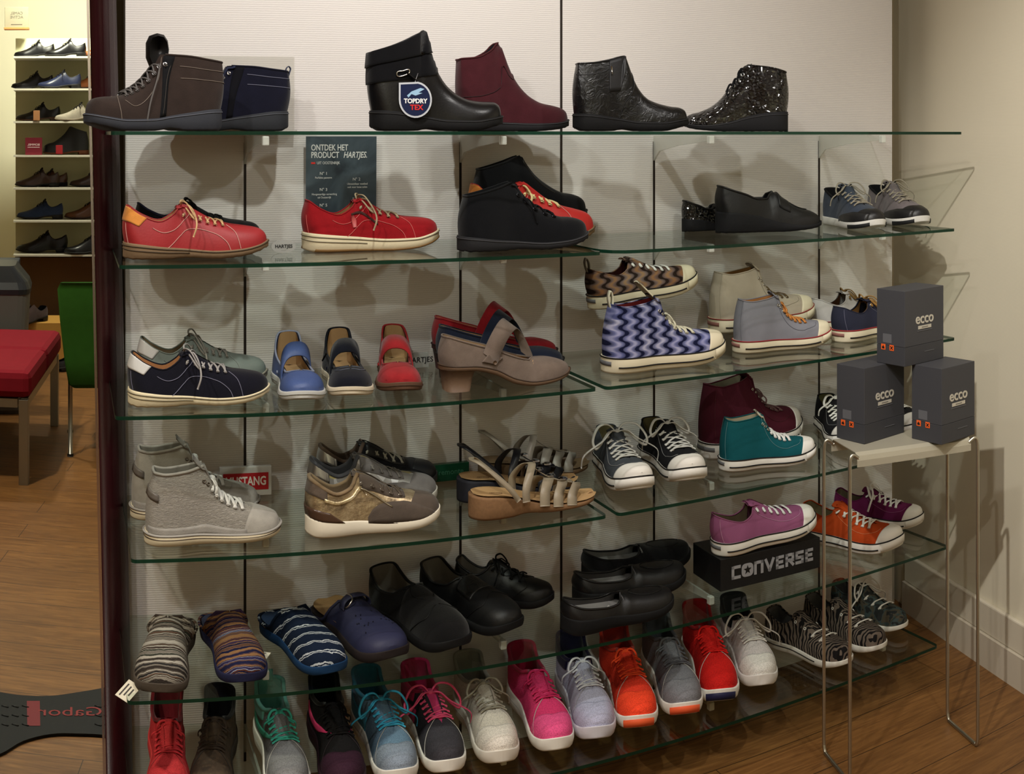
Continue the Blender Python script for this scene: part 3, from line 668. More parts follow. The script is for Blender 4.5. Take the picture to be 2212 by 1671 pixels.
        if bow:
            a, b, u = use[0]; K = (a+b)/2+np.array([0, 0, .009]); k = bow; H = []
            wy = np.linalg.norm(a-b)/2
            for g in (1, -1):
                Lp = [(0, 0, 0), (-.004+lean, g*.012, .012*tall), (.004+lean, g*.030, .012*tall), (.014, g*.042, -.004), (.020, g*.040, -.016*drop), (.014, g*.030, -.012*drop), (.004, g*.014, .002), (0, 0, .001)]
                H.append(tube(crom([K+np.array(p)*k for p in Lp], 5), r, 6, flat=flat))
                En = [(0, 0, 0), (.010, g*.012, .006), (.018, g*.028, -.006), (.020, g*(.035+wy), -.024*drop), (.014, g*(.038+wy), -.044*drop*ends)]
                H.append(tube(crom([K+np.array(p)*k for p in En], 5), r*.9, 6, flat=flat))
            H.append(tube([K+np.array([0, -.006, 0]), K+np.array([.001, 0, .003]), K+np.array([0, .006, 0])], [r*1.5, r*2.3, r*1.5], 8))
            mesh('lace_bow', *join(H), m, s.root)
    def strap(s, name, m, u0, u1, z, w, t0=.35, t1=.35, over=0.0, th=.0022, skew=0):
        """band over the foot from side to side: u0 at side +1, u1 at side -1, crown height z"""
        a = s.pos(u0, t0, 1.0, .001); b = s.pos(u1, t1, -1.0, .001); n = 17; V = []
        for i in range(n):
            k = i/(n-1); an = PI*k; y = (a[1]+b[1])/2+(a[1]-b[1])/2*np.sign(math.cos(an))*abs(math.cos(an))**.75
            zz = (a[2]*(1-k)+b[2]*k)+(z*s.L-(a[2]+b[2])/2)*math.sin(an)**.8; x = a[0]*(1-k)+b[0]*k
            nx = np.array([0, math.cos(an), math.sin(an)])
            for dx, o in ((-w/2, 0), (w/2, 0), (w/2, th), (-w/2, th)): V.append(np.array([x+dx, y, zz])+nx*o*1.0+np.array([0, 0, skew*dx]))
        return mesh(name, V, grid_f(n, 4, True)+[(3, 2, 1, 0), tuple((n-1)*4+j for j in range(4))], m, s.root)
    def pull(s, m, h=.02, w=.010):  # loop at the heel
        p = s.pos(0, 1.0, 1.0); pts = [p+np.array(q) for q in ((.002, 0, -.02), (-.004, 0, 0), (-.006, 0, h*.6), (-.001, 0, h), (.005, 0, h*.5), (.004, 0, -.008))]
        V = []; c = crom(pts, 4)
        for q in c: V += [q+np.array([0, -w/2, 0]), q+np.array([0, w/2, 0])]
        o = mesh('pull_tab', V, grid_f(len(c), 2), m, s.root)
        md = o.modifiers.new('thick', 'SOLIDIFY'); md.thickness = .0015; return o
# shared colours
WHITE = (232, 228, 220); CREAMW = (222, 212, 184); BLACK = (14, 14, 15); NICK = mat('metal', (190, 185, 175), r=.25)
TAN = mat('leather', (168, 132, 92), r=.7); LGREY = mat('canvas', (150, 148, 140)); DK = mat('canvas', (22, 22, 24))
# ------------------------------------------------------------------ kinds of shoe
G1 = {1: 'boots on the topmost glass shelf'}
def chuck(label, A, B, z, m, hi=False, rub=WHITE, line=(24, 22, 22), edge=None, lace=(232, 230, 224), lin=LGREY, bow=1.0, foot=1, pitch=0, skip=None, n=None, stitch=(205, 200, 190), cap=None, ring=True, tongue=None, style='x', tail=True, **k):
    s = Shoe('high_top_sneaker' if hi else 'canvas_sneaker', label, A, B, z, 'high' if hi else 'low', 'cup', foot, 'sneaker', pitch=pitch, **k)
    rb = mat('rubber', rub)
    s.upper(m); s.lining(lin, rim=m, rr=.0014); s.sole(rb)
    s.cap(rb if cap is None else cap, .85, curve=.07)
    s.line(mat('rubber', line), .40, .0016, .07, .84, 'foxing_stripe')
    s.line(mat('rubber', edge or line), .97, .0016, 0, 1, 'edge_stripe')
    s.sband(rb, .86, .995, .2, .9, 'toe_bumper', .0022)
    s.sband(mat('plain', (146, 100, 92) if edge else (110, 110, 112)), .0, .03, .48, .74, 'heel_label', .0014)
    s.tongue(tongue or m, .07 if hi else .05)
    s.eyelets(NICK, n or (8 if hi else 6), .76, r=.0029)
    lm = mat('canvas', lace)
    s.laces(lm, .0032, style, bow, .45, skip if skip is not None else (2 if hi else 0))
    if stitch:
        st = mat('plain', stitch)
        if hi:
            s.seam([(.36, .98), (.40, .72), (.52, .45), (.66, .34), (.80, .50), (.835, .75)], st, .0006)
            s.seam([(.035, .02), (.035, .5), (.04, .98)], st, .0006)
        else:
            s.seam([(.36, .97), (.42, .62), (.54, .45), (.68, .40), (.80, .52), (.84, .75)], st, .0006)
            s.seam([(.05, .05), (.05, .95)], st, .0006)
    return s
def comfort(label, A, B, z, m, solec, lace, foot=1, heel=None, lin=TAN, badge=None, rim=None, name='lace_up_shoe', prof='lace', sole='comfort', n=5, bow=1.0, st=(200, 150, 140), scallop=.0018, cat='shoe', lr=.0021, **k):
    s = Shoe(name, label, A, B, z, prof, sole, foot, cat, **k)
    s.upper(m); s.lining(lin, rim=rim or m, rr=.0016)
    s.sole(mat('rubber_tread', solec), scallop=scallop)
    dk = tuple(int(v*.55) for v in solec)
    s.line(mat('rubber', dk), .82, .0011, name='welt_groove'); s.line(mat('rubber', dk), .58, .0009, 0.0, .45, 'welt_groove')
    if heel: s.patch('heel_patch', heel, lambda a, b: (a*(.17-.05*(1-b)), .62+.38*b), sides=(1, -1), off=.0014, tuck='a1b0b1', weld=True)
    if badge: s.rect('side_badge', badge, .47, .525, .42, .62)
    if st:
        c = mat('plain', st)
        s.seam([(.03, .02), (.035, .6)], c); s.seam([(.20, .72), (.30, .55), (.42, .62), (.46, .8)], c)
        s.seam([(.30, .05), (.38, .32), (.50, .46), (.62, .42), (.70, .22), (.73, .04)], c); s.seam([(.70, .75), (.76, .50), (.80, .05)], c)
    s.tongue(m, .03); s.eyelets(NICK, n, .74, r=.0024)
    s.laces(mat('canvas', lace), lr, 'x', bow, .7)
    return s
def boot(label, A, B, z, prof, m, solek, solec, foot=1, lin=DK, W=None, group=None, scallop=.001, rim=None, cat='ankle boot', name='ankle_boot', **k):
    s = Shoe(name, label, A, B, z, prof, solek, foot, cat, group, W=W, **k)
    s.upper(m); s.lining(lin, rim=rim or m, rr=.002); s.sole(mat('rubber_tread', solec), scallop=scallop)
    s.line(mat('rubber', tuple(int(v*1.5)+8 for v in solec)), .86, .0010, name='welt_line')
    return s
def runner(label, A, B, m, toe=None, lace=WHITE, lin=None, solec=WHITE, tip=None, tongue=None, swoosh=None, foot=1, collar=None, overlay=None, bow=.55, band=None, z=None, lstyle='x'):
    s = Shoe('running_shoe', label, A, B, Zs(6) if z is None else z, 'runner', 'runner', foot, 'running shoe', W=.31)
    s.upper(m); lin = lin or m
    s.lining(collar or lin, rim=collar or lin, rr=.0045); s.sole(mat('rubber', solec), lip=1.03)
    s.line(mat('rubber', tuple(int(v*.7) for v in solec)), .55, .0010, 0, .7, 'midsole_groove')
    if toe: s.cap(toe, .80, 'toe_overlay', .10, .0012)
    if band: s.patch('mudguard', band, lambda a, b: (.52+.479*a, .34*b*(.35+.65*a)), sides=(1, -1), nu=16, nt=5, off=.0010)
    if tip: s.sband(tip, .94, .999, .06, .66, 'outsole_tip', .0020)
    if overlay: s.patch('side_overlay', overlay, lambda a, b: (.10+.30*a, .05+.55*b*(1-.3*a)), sides=(1, -1), off=.0011)
    if collar: s.patch('collar_padding', collar, lambda a, b: (a*.34, .66+.34*b), sides=(1, -1), nu=16, off=.0030, tuck='a1b0b1', weld=True)
    if swoosh: s.patch('tick_mark', swoosh, lambda a, b: (.16+.50*a, .58-.42*np.sin(PI*np.clip(a*1.0+.02, 0, 1))**.8*(1-a*.1)+.30*a+(b-.5)*.24*np.sin(PI*np.clip((1-a)*.5, 0, 1))), sides=(1, -1), nu=26, nt=4, off=.0018)
    s.tongue(tongue or m, .03, w=1.3, th=.004); s.eyelets(None, 6, .78)
    s.laces(mat('canvas', lace), .0026, lstyle, bow, .5)
    s.seam([(.68, .95), (.74, .6), (.80, .25), (.84, .02)], mat('plain', tuple(int(v*.75) for v in solec)), .0008)
    return s
BLKL = mat('leather', (15, 14, 15), r=.45)
BLKS = mat('suede', (11, 12, 15))

# ------------------------------------------------------------------ topmost shelf: boots (1)
z = Zs(1)
brown = mat('suede', (50, 40, 36))
s = boot('dark brown suede hiking boot with side zip, toe overhanging the mirror frame', at(473, 2.26), at(184, 2.16), z, 'hiker', brown, 'thick', (52, 54, 60), -1, lin=mat('leather', (40, 32, 28)), name='hiking_boot', cat='boot')
tv = [(.385, .44), (.372, .56), (.382, .62), (.41, .658), (.46, .668), (.51, .650), (.535, .60), (.535, .50), (.50, .42)]; V = []
for y, k in ((-.020, .86), (-.016, 1), (-.008, 1.0), (-.004, .86)): V += [((.455+(a-.455)*k)*s.L, y, (.54+(b-.54)*k)*s.L) for a, b in tv]
mesh('tongue', V, grid_f(4, 9, True)+[tuple(range(8, -1, -1)), tuple(range(27, 36))], BLKL, s.root)
s.eyelets(mat('metal', (200, 200, 205)), 8, .84, .41, .73, .0036)
s.laces(mat('canvas', (96, 92, 90)), .0019, 'x', 0, 1)
for g in (1, -1):
    e = s.pos(.44, .86, float(g), .003); mesh('lace_end', *tube(crom([e, e+np.array([.012, g*.012, -.03]), e+np.array([.030, g*.020, -.075]), e+np.array([.038, g*.020, -.118])], 5), .0019, 6), mat('canvas', (96, 92, 90)), s.root)
s.patch('zip_tape', mat('canvas', (20, 20, 22)), lambda a, b: (.385+.03*(a-.5)*1.6+.10*(1-b), .03+.95*b), sides=(1, -1), nu=4, nt=16, off=.0012)
s.patch('zip_teeth', mat('metal', (70, 66, 62), r=.5), lambda a, b: (.385+.003*(a-.5)+.10*(1-b), .05+.78*b), sides=(1, -1), nu=3, nt=16, off=.0022)
st = mat('plain', (120, 108, 98))
s.seam([(.02, .80), (.2, .80), (.34, .82)], st); s.seam([(.02, .58), (.2, .60), (.34, .62)], st); s.seam([(.78, .9), (.80, .5), (.80, .02)], st); s.seam([(.42, .96), (.50, .6), (.68, .35), (.76, .6)], st)
navy = mat('suede', (18, 19, 34))
s = boot('navy suede ankle boot behind the brown hiking boot, only its heel half showing', at(622, 2.385), at(335, 2.385), z, 'hiker', navy, 'thick', (44, 46, 50), -1, hs=.94)
s.patch('zip_tape', mat('canvas', (12, 12, 18)), lambda a, b: (.36+.05*(a-.5)+.10*(1-b), .03+.95*b), sides=(1, -1), nu=4, nt=16, off=.0012)
s.tongue(mat('suede', (40, 46, 70)), .03); s.eyelets(NICK, 7, .85); s.laces(mat('canvas', (90, 90, 100)), .0018, 'x', 0, 1)
s.pull(mat('canvas', (60, 66, 88)), .014)
s.seam([(.02, .82), (.2, .82), (.32, .84)], mat('plain', (110, 112, 130))); s.seam([(.02, .60), (.2, .62), (.32, .64)], mat('plain', (110, 112, 130)))
td = boot('black leather ankle boot with fabric cuff and a round hang tag', at(798, 2.22), at(1086, 2.19), z, 'topdry', mat('leather', (12, 12, 14), r=.30), 'thick', (18, 18, 19), 1)
cu_ = mat('suede', (9, 9, 12))
td.zpatch('fabric_cuff', cu_, .424, lambda u: .455+.27*u, lambda u: .58+.40*u, .0055)
td.zpatch('fabric_band', cu_, .462, lambda u: .335+.16*u, lambda u: .465+.27*u, .0030)
td.rect('metal_plate', mat('metal', (170, 168, 160)), .40, .455, .47, .505, off=.0046)
for du in (0,): 
    c = td.pos(.22, .56, -1.0, .006); ring = [c+np.array([x, 0, zz]) for x, zz in ((-.011, -.004), (-.010, .003), (0, .005), (.012, .008), (.014, .003), (.010, -.001), (-.004, -.006))]
    mesh('buckle_ring', *tube(crom(ring, 4, True), .0013, 6, True), NICK, td.root)
mesh('tag_strap', *tube(crom([td.pos(.25, .55, -1.0, .007), td.pos(.31, .44, -1.0, .007), td.pos(.34, .36, -1.0, .006)], 5), .006, 8, flat=.25), BLKL, td.root)
p = td.pos(.335, .37, -1.0, .008); mesh('rivet', *tube([p, p+np.array([0, -.003, .0])], .0036, 10), NICK, td.root)
w = td.root.location; c = td.pos(.30, .20, -1.0, .010)
wx, wy, wz = (Matrix.Rotation(td.root.rotation_euler[2], 3, 'Z') @ Vector(c))+w
tg = empty('hang_tag', (wx, wy, wz), (0, 0, td.root.rotation_euler[2]), 'shield-shaped dark blue hang tag with white and red letters on the black cuffed boot', 'tag')
def shield(r): return [(-r, r), (0, r*1.05)]+[(r*math.cos(a), r*math.sin(a)*1.08) for a in np.linspace(PI*.45, -PI, 22)]
def plate(name, pts, y0, y1, m, parent):
    n = len(pts); V = [(x, y0, zz) for x, zz in pts]+[(x, y1, zz) for x, zz in pts]
    return mesh(name, V, [tuple(range(n)), tuple(range(2*n-1, n-1, -1))]+[(i, (i+1) % n, n+(i+1) % n, n+i) for i in range(n)], m, parent, False)
plate('tag_card', shield(.033), 0, .0012, mat('plain', (190, 194, 200), r=.3), tg); plate('tag_face', shield(.0295), -.0004, .0004, mat('plain', (22, 32, 66), r=.25), tg)
plate('splash_print', [(x*1.0, y*1.0+.010) for x, y in ((-.017, -.002), (-.008, .006), (.010, .013), (.018, .011), (.006, .004), (.014, .003), (0, -.002), (-.008, .001), (-.014, -.006))], -.0008, 0, mat('plain', (150, 186, 214)), tg)
text('lettering', 'TOPDRY', .0125, mat('plain', (235, 235, 235)), tg, (0, -.0008, -.003), off=.0004, sx=.95)
text('lettering', 'TEX', .0140, mat('plain', (214, 40, 40)), tg, (.002, -.0008, -.0155), off=.0004)
mesh('tag_cord', *tube([(0, .004, .034), (.002, .002, .042), (.006, .004, .052)], .0006, 5), mat('plain', (160, 160, 165)), tg)
bg = mat('suede', (66, 26, 32))
s = boot('burgundy suede ankle boot with plush rim behind the black tagged boot', at(990, 2.375), at(1228, 2.36), z, 'tall', bg, 'flat', (30, 30, 32), 1, hs=1.10, rim=mat('fur', (96, 40, 46)))
s.seam([(.02, .40), (.2, .42), (.36, .46), (.46, .62), (.47, .95)], mat('plain', (40, 14, 18)), .0009)
s.rect('metal_plate', mat('metal', (120, 110, 110)), .20, .24, .34, .365)
s = boot('black creased leather ankle boot with side zip, in the middle of the top shelf', at(1237, 2.25), at(1487, 2.17), z, 'zipboot', mat('wrinkled', (9, 9, 10)), 'thick', (16, 16, 17), 1)
s.patch('zip_panel', mat('leather', (22, 22, 24), r=.5), lambda a, b: (.29+.11*a, .45+.55*b), sides=(-1, 1), off=.0012)
s.seam([(.02, .8), (.12, .78), (.27, .82)], mat('plain', (50, 50, 52)), .0008); s.seam([(.44, .98), (.46, .6), (.44, .3), (.38, .02)], mat('plain', (8, 8, 8)), .0012)
mesh('zip_pull', *tube([s.pos(.30, .88, -1.0, .003), s.pos(.305, .74, -1.0, .004)], .0016, 6), NICK, s.root)
s = boot('glossy black crocodile-pattern wedge boot, rightmost on the top shelf', at(1702, 2.23), at(1475, 2.35), z, 'wedgeboot', mat('croc', (10, 10, 12)), 'wedge', (26, 26, 28), -1, scallop=.0008)
s.tongue(BLKL, .05, w=1.0); s.eyelets(mat('metal', (200, 200, 200)), 4, .84, .42, .58, .0038); s.laces(mat('canvas', (16, 16, 18)), .002, 'x', .4, 1)
# clear riser behind the brown boots
def riser(name, label, c, sx, sy, h, t=.004, m=None):
    r = empty(name, (c[0], c[1], c[2]), (0, 0, 0), label, 'display stand')
    m = m or ACRYL
    box('top_plate', (0, 0, h-t/2), (sx, sy, t), m, r, .0008)
    box('side_plate', (-sx/2+t/2, 0, (h-t)/2), (t, sy, h-t), m, r); box('side_plate', (sx/2-t/2, 0, (h-t)/2), (t, sy, h-t), m, r)
    return r
a0, a1 = at(385, 2.455), at(640, 2.455)
hold = empty('acrylic_sign_holder', ((a0[0]+a1[0])/2, 2.468, z), label='empty clear acrylic sign holder leaning behind the navy ankle boot', cat='display stand')
box('clear_sheet', (0, .009, .082), (a1[0]-a0[0], .002, .164), milky_mat('cloudy_acrylic', (.95, .95, .94, 1), srgb(225, 222, 214), .16), hold); box('foot', (0, -.008, .002), (a1[0]-a0[0], .024, .003), FROST, hold)

# ------------------------------------------------------------------ second shelf (2)
z = Zs(2)
red = mat('leather', (150, 34, 38), r=.52)
s = comfort('red leather lace-up shoe with tan heel tab and tied beige laces, leftmost under the boots', at(265, 2.22), at(580, 2.21), z, red, (122, 100, 76), (196, 160, 118), heel=mat('suede', (214, 140, 66)), badge=mat('suede', (214, 140, 66)), lin=mat('leather', (190, 150, 100)), n=6, bow=1.1)
s = comfort('black lace-up shoe hidden behind the leftmost red shoe, bow sticking up', at(290, 2.39), at(566, 2.385), z, BLKS, (20, 20, 22), (12, 12, 13), lin=mat('leather', (84, 76, 66)), st=None, n=6, rim=mat('canvas', (30, 32, 52)), bow=1.1)
red2 = mat('suede', (152, 22, 30))
s = comfort('red suede zip shoe with cream sole and untidy string bow beside the blue poster', at(652, 2.32), at(948, 2.30), z, red2, (222, 208, 176), (168, 150, 122), lin=mat('leather', (168, 120, 80)), n=5, bow=1.2, scallop=0, st=(206, 100, 96), sole='trainer')
s.patch('zip', mat('canvas', (70, 44, 40)), lambda a, b: (.33+.20*a, .80-.42*a+.07*(b-.5)), sides=(-1, 1), nt=3, off=.0016)
q = s.pos(.335, .74, -1.0, .004); mesh('zip_pull', *tube([q, q+np.array([.003, -.001, -.010]), q+np.array([.005, -.001, -.024])], [.0025, .0055, .004], 8, flat=.4), mat('leather', (200, 90, 90)), s.root)
s.sband(mat('rubber', (120, 88, 48)), .0, 1, 0, .16, 'outsole', .0010)
rb = riser('low_acrylic_riser', 'low clear riser under the black zip boot on the second level', (1.07, 2.418, z), .20, .075, .036, .003)
s = boot('black zip ankle boot with grey lining at the back beside the red shoe', at(1018, 2.422), at(1268, 2.40), z+.036, 'bootie', BLKS, 'flat', (34, 34, 36), 1, lin=mat('suede', (70, 66, 70)), hs=1.12, W=.30, scallop=.0016)
s.patch('zip', mat('metal', (60, 58, 56), r=.5), lambda a, b: (.40+.30*a, .93-.25*a+.03*(b-.5)), sides=(-1, 1), nt=3, off=.0016)
s = comfort('red lace-up shoe squeezed between two black boots, tan heel and thick cream laces', at(1012, 2.318), at(1284, 2.31), z, mat('leather', (176, 34, 30), r=.5), (120, 98, 70), (214, 192, 140), heel=mat('suede', (206, 130, 60)), n=5, bow=.6, lr=.0034, hs=1.25, W=.30, ls=1.0)
s = boot('black nubuck lace-up ankle boot in front of the squeezed red shoe', at(988, 2.215), at(1270, 2.19), z, 'bootie', BLKS, 'comfort', (34, 34, 36), 1, scallop=.0024, W=.33)
s.eyelets(mat('metal', (60, 60, 64)), 5, .80, .42, .72, .0036); s.tongue(BLKS, .01); s.laces(mat('canvas', (12, 12, 14)), .0022, 'x', 0, 1)
e = s.pos(.46, .8, -1.0, .003); mesh('lace_end', *tube(crom([e, e+np.array([.016, -.010, -.02]), e+np.array([.026, -.014, -.05])], 5), .0018, 6), mat('canvas', (12, 12, 14)), s.root)
s = Shoe('loafer', 'black patent wedge loafer, its heel showing behind the matt black loafer', at(1474, 2.435), (1.59, 2.42), z, 'wedgeloafer', 'wedge', 1, 'loafer', hs=1.08, W=.29)
s.upper(mat('croc', (12, 12, 13))); s.lining(DK, rim=BLKL); s.sole(mat('rubber_tread', (22, 22, 24)), scallop=.001)
s = Shoe('loafer', 'matt black wedge loafer with stitched apron, in front of the patent one', at(1546, 2.37), at(1774, 2.285), z, 'wedgeloafer', 'wedge', 1, 'loafer')
s.upper(mat('leather', (18, 18, 19), r=.5)); s.lining(DK, rim=BLKL); s.sole(mat('rubber_tread', (24, 24, 26)), scallop=.0012)
s.patch('instep_strap', mat('leather', (18, 18, 19), r=.5), lambda a, b: (.57+.10*a, .35+.65*b), sides=(1, -1), off=.0026, tuck='a0a1b0', weld=True); s.seam([(.66, .98), (.74, .80), (.82, .84), (.86, .99)], mat('plain', (8, 8, 8)), .0010)
def dull(label, A, B, m, foot=1):
    s = Shoe('low_sneaker', label, A, B, z, 'low', 'flat', foot, 'sneaker', W=.33, hs=1.08)
    s.upper(m); s.lining(DK, rim=DK, rr=.003); s.sole(mat('rubber', (206, 204, 198))); s.cap(mat('leather', (26, 25, 26)), .84, 'toe_guard', .10, .0014)
    s.patch('mudguard', mat('leather', (26, 25, 26)), lambda a, b: (.46+.50*a, (.10+.50*a)*b), sides=(1, -1), nu=16, nt=5, off=.0018)
    s.sband(mat('rubber', (24, 24, 25)), .72, .97, 0, .6, 'outsole_tip', .0010)
    s.tongue(m, .07); s.eyelets(None, 6, .78); s.laces(mat('canvas', (150, 142, 128)), .0022, 'x', 1.0, .7); return s
dull('dark blue low sneaker with black toe guard, beside the matt black loafer', at(1790, 2.44), at(1902, 2.18), mat('suede', (54, 62, 76)), -1)
dull('mauve grey low sneaker with black toe guard, last on the second shelf', at(1886, 2.455), at(1998, 2.19), mat('suede', (110, 102, 104)), -1)
# poster and plaque
a0, a1 = at(660, 2.462), at(812, 2.462)
po = empty('poster_card', ((a0[0]+a1[0])/2, 2.462, z), (.02, 0, 0), 'dark blue grey advertising card standing against the wall behind the red suede zip shoe', 'poster')
pw = a1[0]-a0[0]; pm = N('mottled_print'); pm.base(pm.ramp(pm.noise(9, 4, None, .6, .8), [(.3, srgb(34, 44, 52)), (.7, srgb(78, 92, 100))]), .35)
box('card', (0, 0, .1165), (pw, .002, .233), pm.m, po)
WT = mat('plain', (206, 208, 204)); yy = -.0014
def left(b, s_, z_, x=-pw/2+.011, **k): text('lettering', b, s_, WT, po, (x, yy, z_), align='LEFT', **k)
left('ONTDEK HET', .0185, .208, sx=.72, off=.0003); left('PRODUCT', .0185, .192, sx=.72, off=.0003); left('HARTJES.', .0185, .192, x=.004, sx=.72, shear=.25, off=.0003)
left('UIT OOSTENRIJK', .0085, .175, x=-pw/2+.024, sx=.8); box('flag_mark', (-pw/2+.016, yy, .175), (.009, .0006, .004), mat('plain', (200, 50, 44)), po)
for q, x, zz in (('N° 1', -.040, .152), ('N° 2', .034, .139), ('N° 3', -.040, .117), ('N° 4', .034, .096), ('N° 5', -.040, .083)):
    text('lettering', q, .009, WT, po, (x, yy, zz)); 
for q, x, zz in (('Perfekte pasvorm', -.040, .143), ('Uitneembaar voetbed', .036, .129), ('ook voor losse zolen', .036, .122), ('Hoogwaardige verwerking', -.038, .107), ('uit Oostenrijk', -.038, .100)):
    text('lettering', q, .0062, WT, po, (x, yy, zz), sx=.85)
def plaque(label, c, w, h, body, sub=None, oval=True, z=0, fc=(20, 20, 22), ang=0):
    r = empty('name_plaque', (c[0], c[1], z), (0, 0, ang), label, 'sign')
    if oval: pts = [(w/2*math.cos(a), max(0.0, h/2+h/2*math.sin(a))) for a in np.linspace(0, 2*PI, 36, endpoint=False)]
    else: pts = [(-w/2, 0), (w/2, 0), (w/2, h), (-w/2, h)]
    plate('clear_plate', pts, -.004, .004, milky_mat('plaque_plate', (.9, .9, .9, 1), srgb(190, 190, 186), .45) if 'plq' not in MC else MC['plq'], r); MC['plq'] = bpy.data.materials['plaque_plate']
    text('lettering', body, h*.36 if oval else h*.5, mat('plain', fc), r, (0, -.0046, h*.52), off=.0002)
    if sub: text('lettering', sub, h*.13, mat('plain', fc), r, (0, -.0046, h*.24))
    return r
plaque('small oval clear name plaque between the two red shoes on the left', at(612, 2.28), .050, .026, 'HARTJES', '- - - - -', True, z)

# ------------------------------------------------------------------ third shelf (3)
z = Zs(3)
silver = mat('leather', (200, 200, 198), r=.35)
s = comfort('navy lace-up shoe with silver heel tab, white tag and cream sole, leftmost in front', at(276, 2.20), at(583, 2.19), z, mat('suede', (17, 17, 28)), (214, 202, 170), (150, 146, 144), heel=silver, badge=mat('canvas', (235, 233, 228)), lin=mat('leather', (196, 142, 96)), n=6, bow=1.15, st=(110, 110, 130))
s = comfort('grey-green lace-up shoe with silver heel tab behind the navy one', at(297, 2.345), at(578, 2.335), z, mat('leather', (108, 118, 112), r=.6), (140, 136, 122), (128, 124, 116), heel=silver, lin=mat('leather', (120, 104, 80)), n=6, bow=1.3, st=(130, 136, 130), hs=1.05)
def mary(label, A, B, m, solec, foot=1, rim=None, st=None, kind='low', lin=mat('leather', (172, 140, 100), r=.7), buckle=False, stu=.46):
    s = Shoe('mary_jane', label, A, B, z, 'mary', 'flat' if kind == 'low' else 'heel', foot, 'mary jane', W=.345, hs=1.02 if kind == 'low' else 1.0)
    s.upper(m); s.lining(lin, rim=rim or m, rr=.0022); s.sole(mat('rubber', solec))
    s.line(mat('rubber', tuple(int(v*.75) for v in solec)), .55, .0009, name='welt_groove')
    s.strap('instep_strap', m, stu-.07*foot, stu+.07*foot, .31, .024, .66, .66, skew=-.95)
    a = s.pos(stu-.07, .5, -1.0, .004); mesh('strap_button', *tube([a, a+np.array([0, -.003, 0])], .0035, 10), rim or m, s.root)
    if buckle:
        c = s.pos(stu-.12, .98, -1.0, .010); mesh('buckle', *tube(crom([c+np.array(q) for q in ((-.008, 0, .0), (0, .004, .010), (.010, 0, .008), (.006, -.005, -.004))], 4, True), .0015, 6, True), mat('metal', (30, 30, 32)), s.root)
    if st: s.seam([(.72, .55), (.80, .75), (.80, .99)], mat('plain', st)); s.seam([(.60, .55), (.72, .70), (.74, .98)], mat('plain', st))
    return s
mary('blue mary jane with pale edging and white sole, leftmost of the three facing forward', at(624, 2.40), at(651, 2.14), mat('leather', (66, 84, 132), r=.5), (196, 196, 192), 1, mat('canvas', (140, 146, 168)))
mary('navy mary jane with dark buckle, middle of the three facing forward', at(733, 2.415), at(754, 2.155), mat('suede', (16, 18, 28)), (212, 200, 176), 1, None, (90, 96, 110), buckle=True)
mary('red mary jane with brown sole, rightmost of the three facing forward', at(845, 2.425), at(879, 2.165), mat('suede', (150, 36, 40)), (92, 66, 50), -1)
def pump(label, A, B, m, cover, **k):
    s = Shoe('heeled_mary_jane', label, A, B, z, 'pump', 'heel', 1, 'mary jane', W=.32, hs=1.0, **k)
    s.upper(m); s.lining(mat('leather', (176, 142, 100), r=.7), rim=m, rr=.002); s.sole(mat('rubber', cover), scallop=0)
    L = s.L; V = []
    for zz, x0, x1, w in ((0, .035, .21, .27), (.08, .025, .225, .29), (.155, .012, .25, .33)):
        for i in range(16):
            a = 2*PI*i/16; cx, rx = (x0+x1)/2, (x1-x0)/2; q = lambda v: math.copysign(abs(v)**.6, v)
            V.append(((cx+rx*q(math.cos(a)))*L, q(math.sin(a))*w/2*.8*L*.93+float(s.mid(.1)), zz*L))
    mesh('block_heel', V, grid_f(3, 16, True)+[tuple(range(15, -1, -1)), tuple(range(32, 48))], mat('leather', cover, r=.6), s.root)
    s.strap('instep_strap', m, .72, .34, .43, .030, .7, .55, skew=-.75)
    s.patch('strap_end', m, lambda a, b: (.27+.11*a+.06*b, .30+.45*b), sides=(-1,), off=.0036)
    a = s.pos(.37, .40, -1.0, .005); mesh('strap_button', *tube([a, a+np.array([0, -.002, 0])], .0042, 10), mat('leather', cover), s.root)
    s.line(mat('plain', tuple(int(v*.6) for v in cover)), .95, .0012, name='welt'); return s
pump('taupe heeled mary jane with wide strap, in front of a navy and a red one', at(948, 2.20), at(1230, 2.20), mat('suede', (112, 98, 88)), (100, 78, 60))
pump('navy heeled mary jane between the taupe and the red one', at(943, 2.305), at(1217, 2.305), mat('suede', (24, 30, 46)), (36, 32, 34))
pump('red heeled mary jane at the back against the wall', at(934, 2.405), at(1203, 2.405), mat('suede', (136, 24, 32)), (60, 30, 30))
plaque('small clear block with dark letters behind the red forward-facing mary jane', at(906, 2.43), .040, .032, 'HARTJES', None, False, z)
navyw = mat('wave', (22, 26, 56), (120, 124, 160), (176, 176, 200), (186, 190, 222))
brnw = mat('wave', (40, 30, 26), (120, 104, 100), (150, 120, 90), (222, 186, 156))
hi = chuck('blue wave-patterned high-top sneaker with red lining and white pull loop', at(1301, 2.24), at(1561, 2.22), z, navyw, True, CREAMW, lin=mat('canvas', (110, 34, 34)), lace=(220, 214, 190), stitch=None, skip=3, bow=.5, foot=1)
hi.pull(mat('canvas', (224, 218, 196)), .030, .014); hi.tongue(mat('canvas', (224, 216, 190)), .20, w=1.3)
rs = riser('tall_acrylic_riser', 'tall clear riser under the brown wave-patterned sneaker', (1.275, 2.37, z), .13, .10, .115)
s = chuck('brown wave-patterned low sneaker raised on a clear stand', at(1272, 2.375), at(1506, 2.35), z+.115, brnw, False, CREAMW, lin=mat('canvas', (60, 24, 22)), stitch=None, bow=0, style='bar', pitch=.10)
s.pull(mat('canvas', (120, 112, 100)), .026, .014)
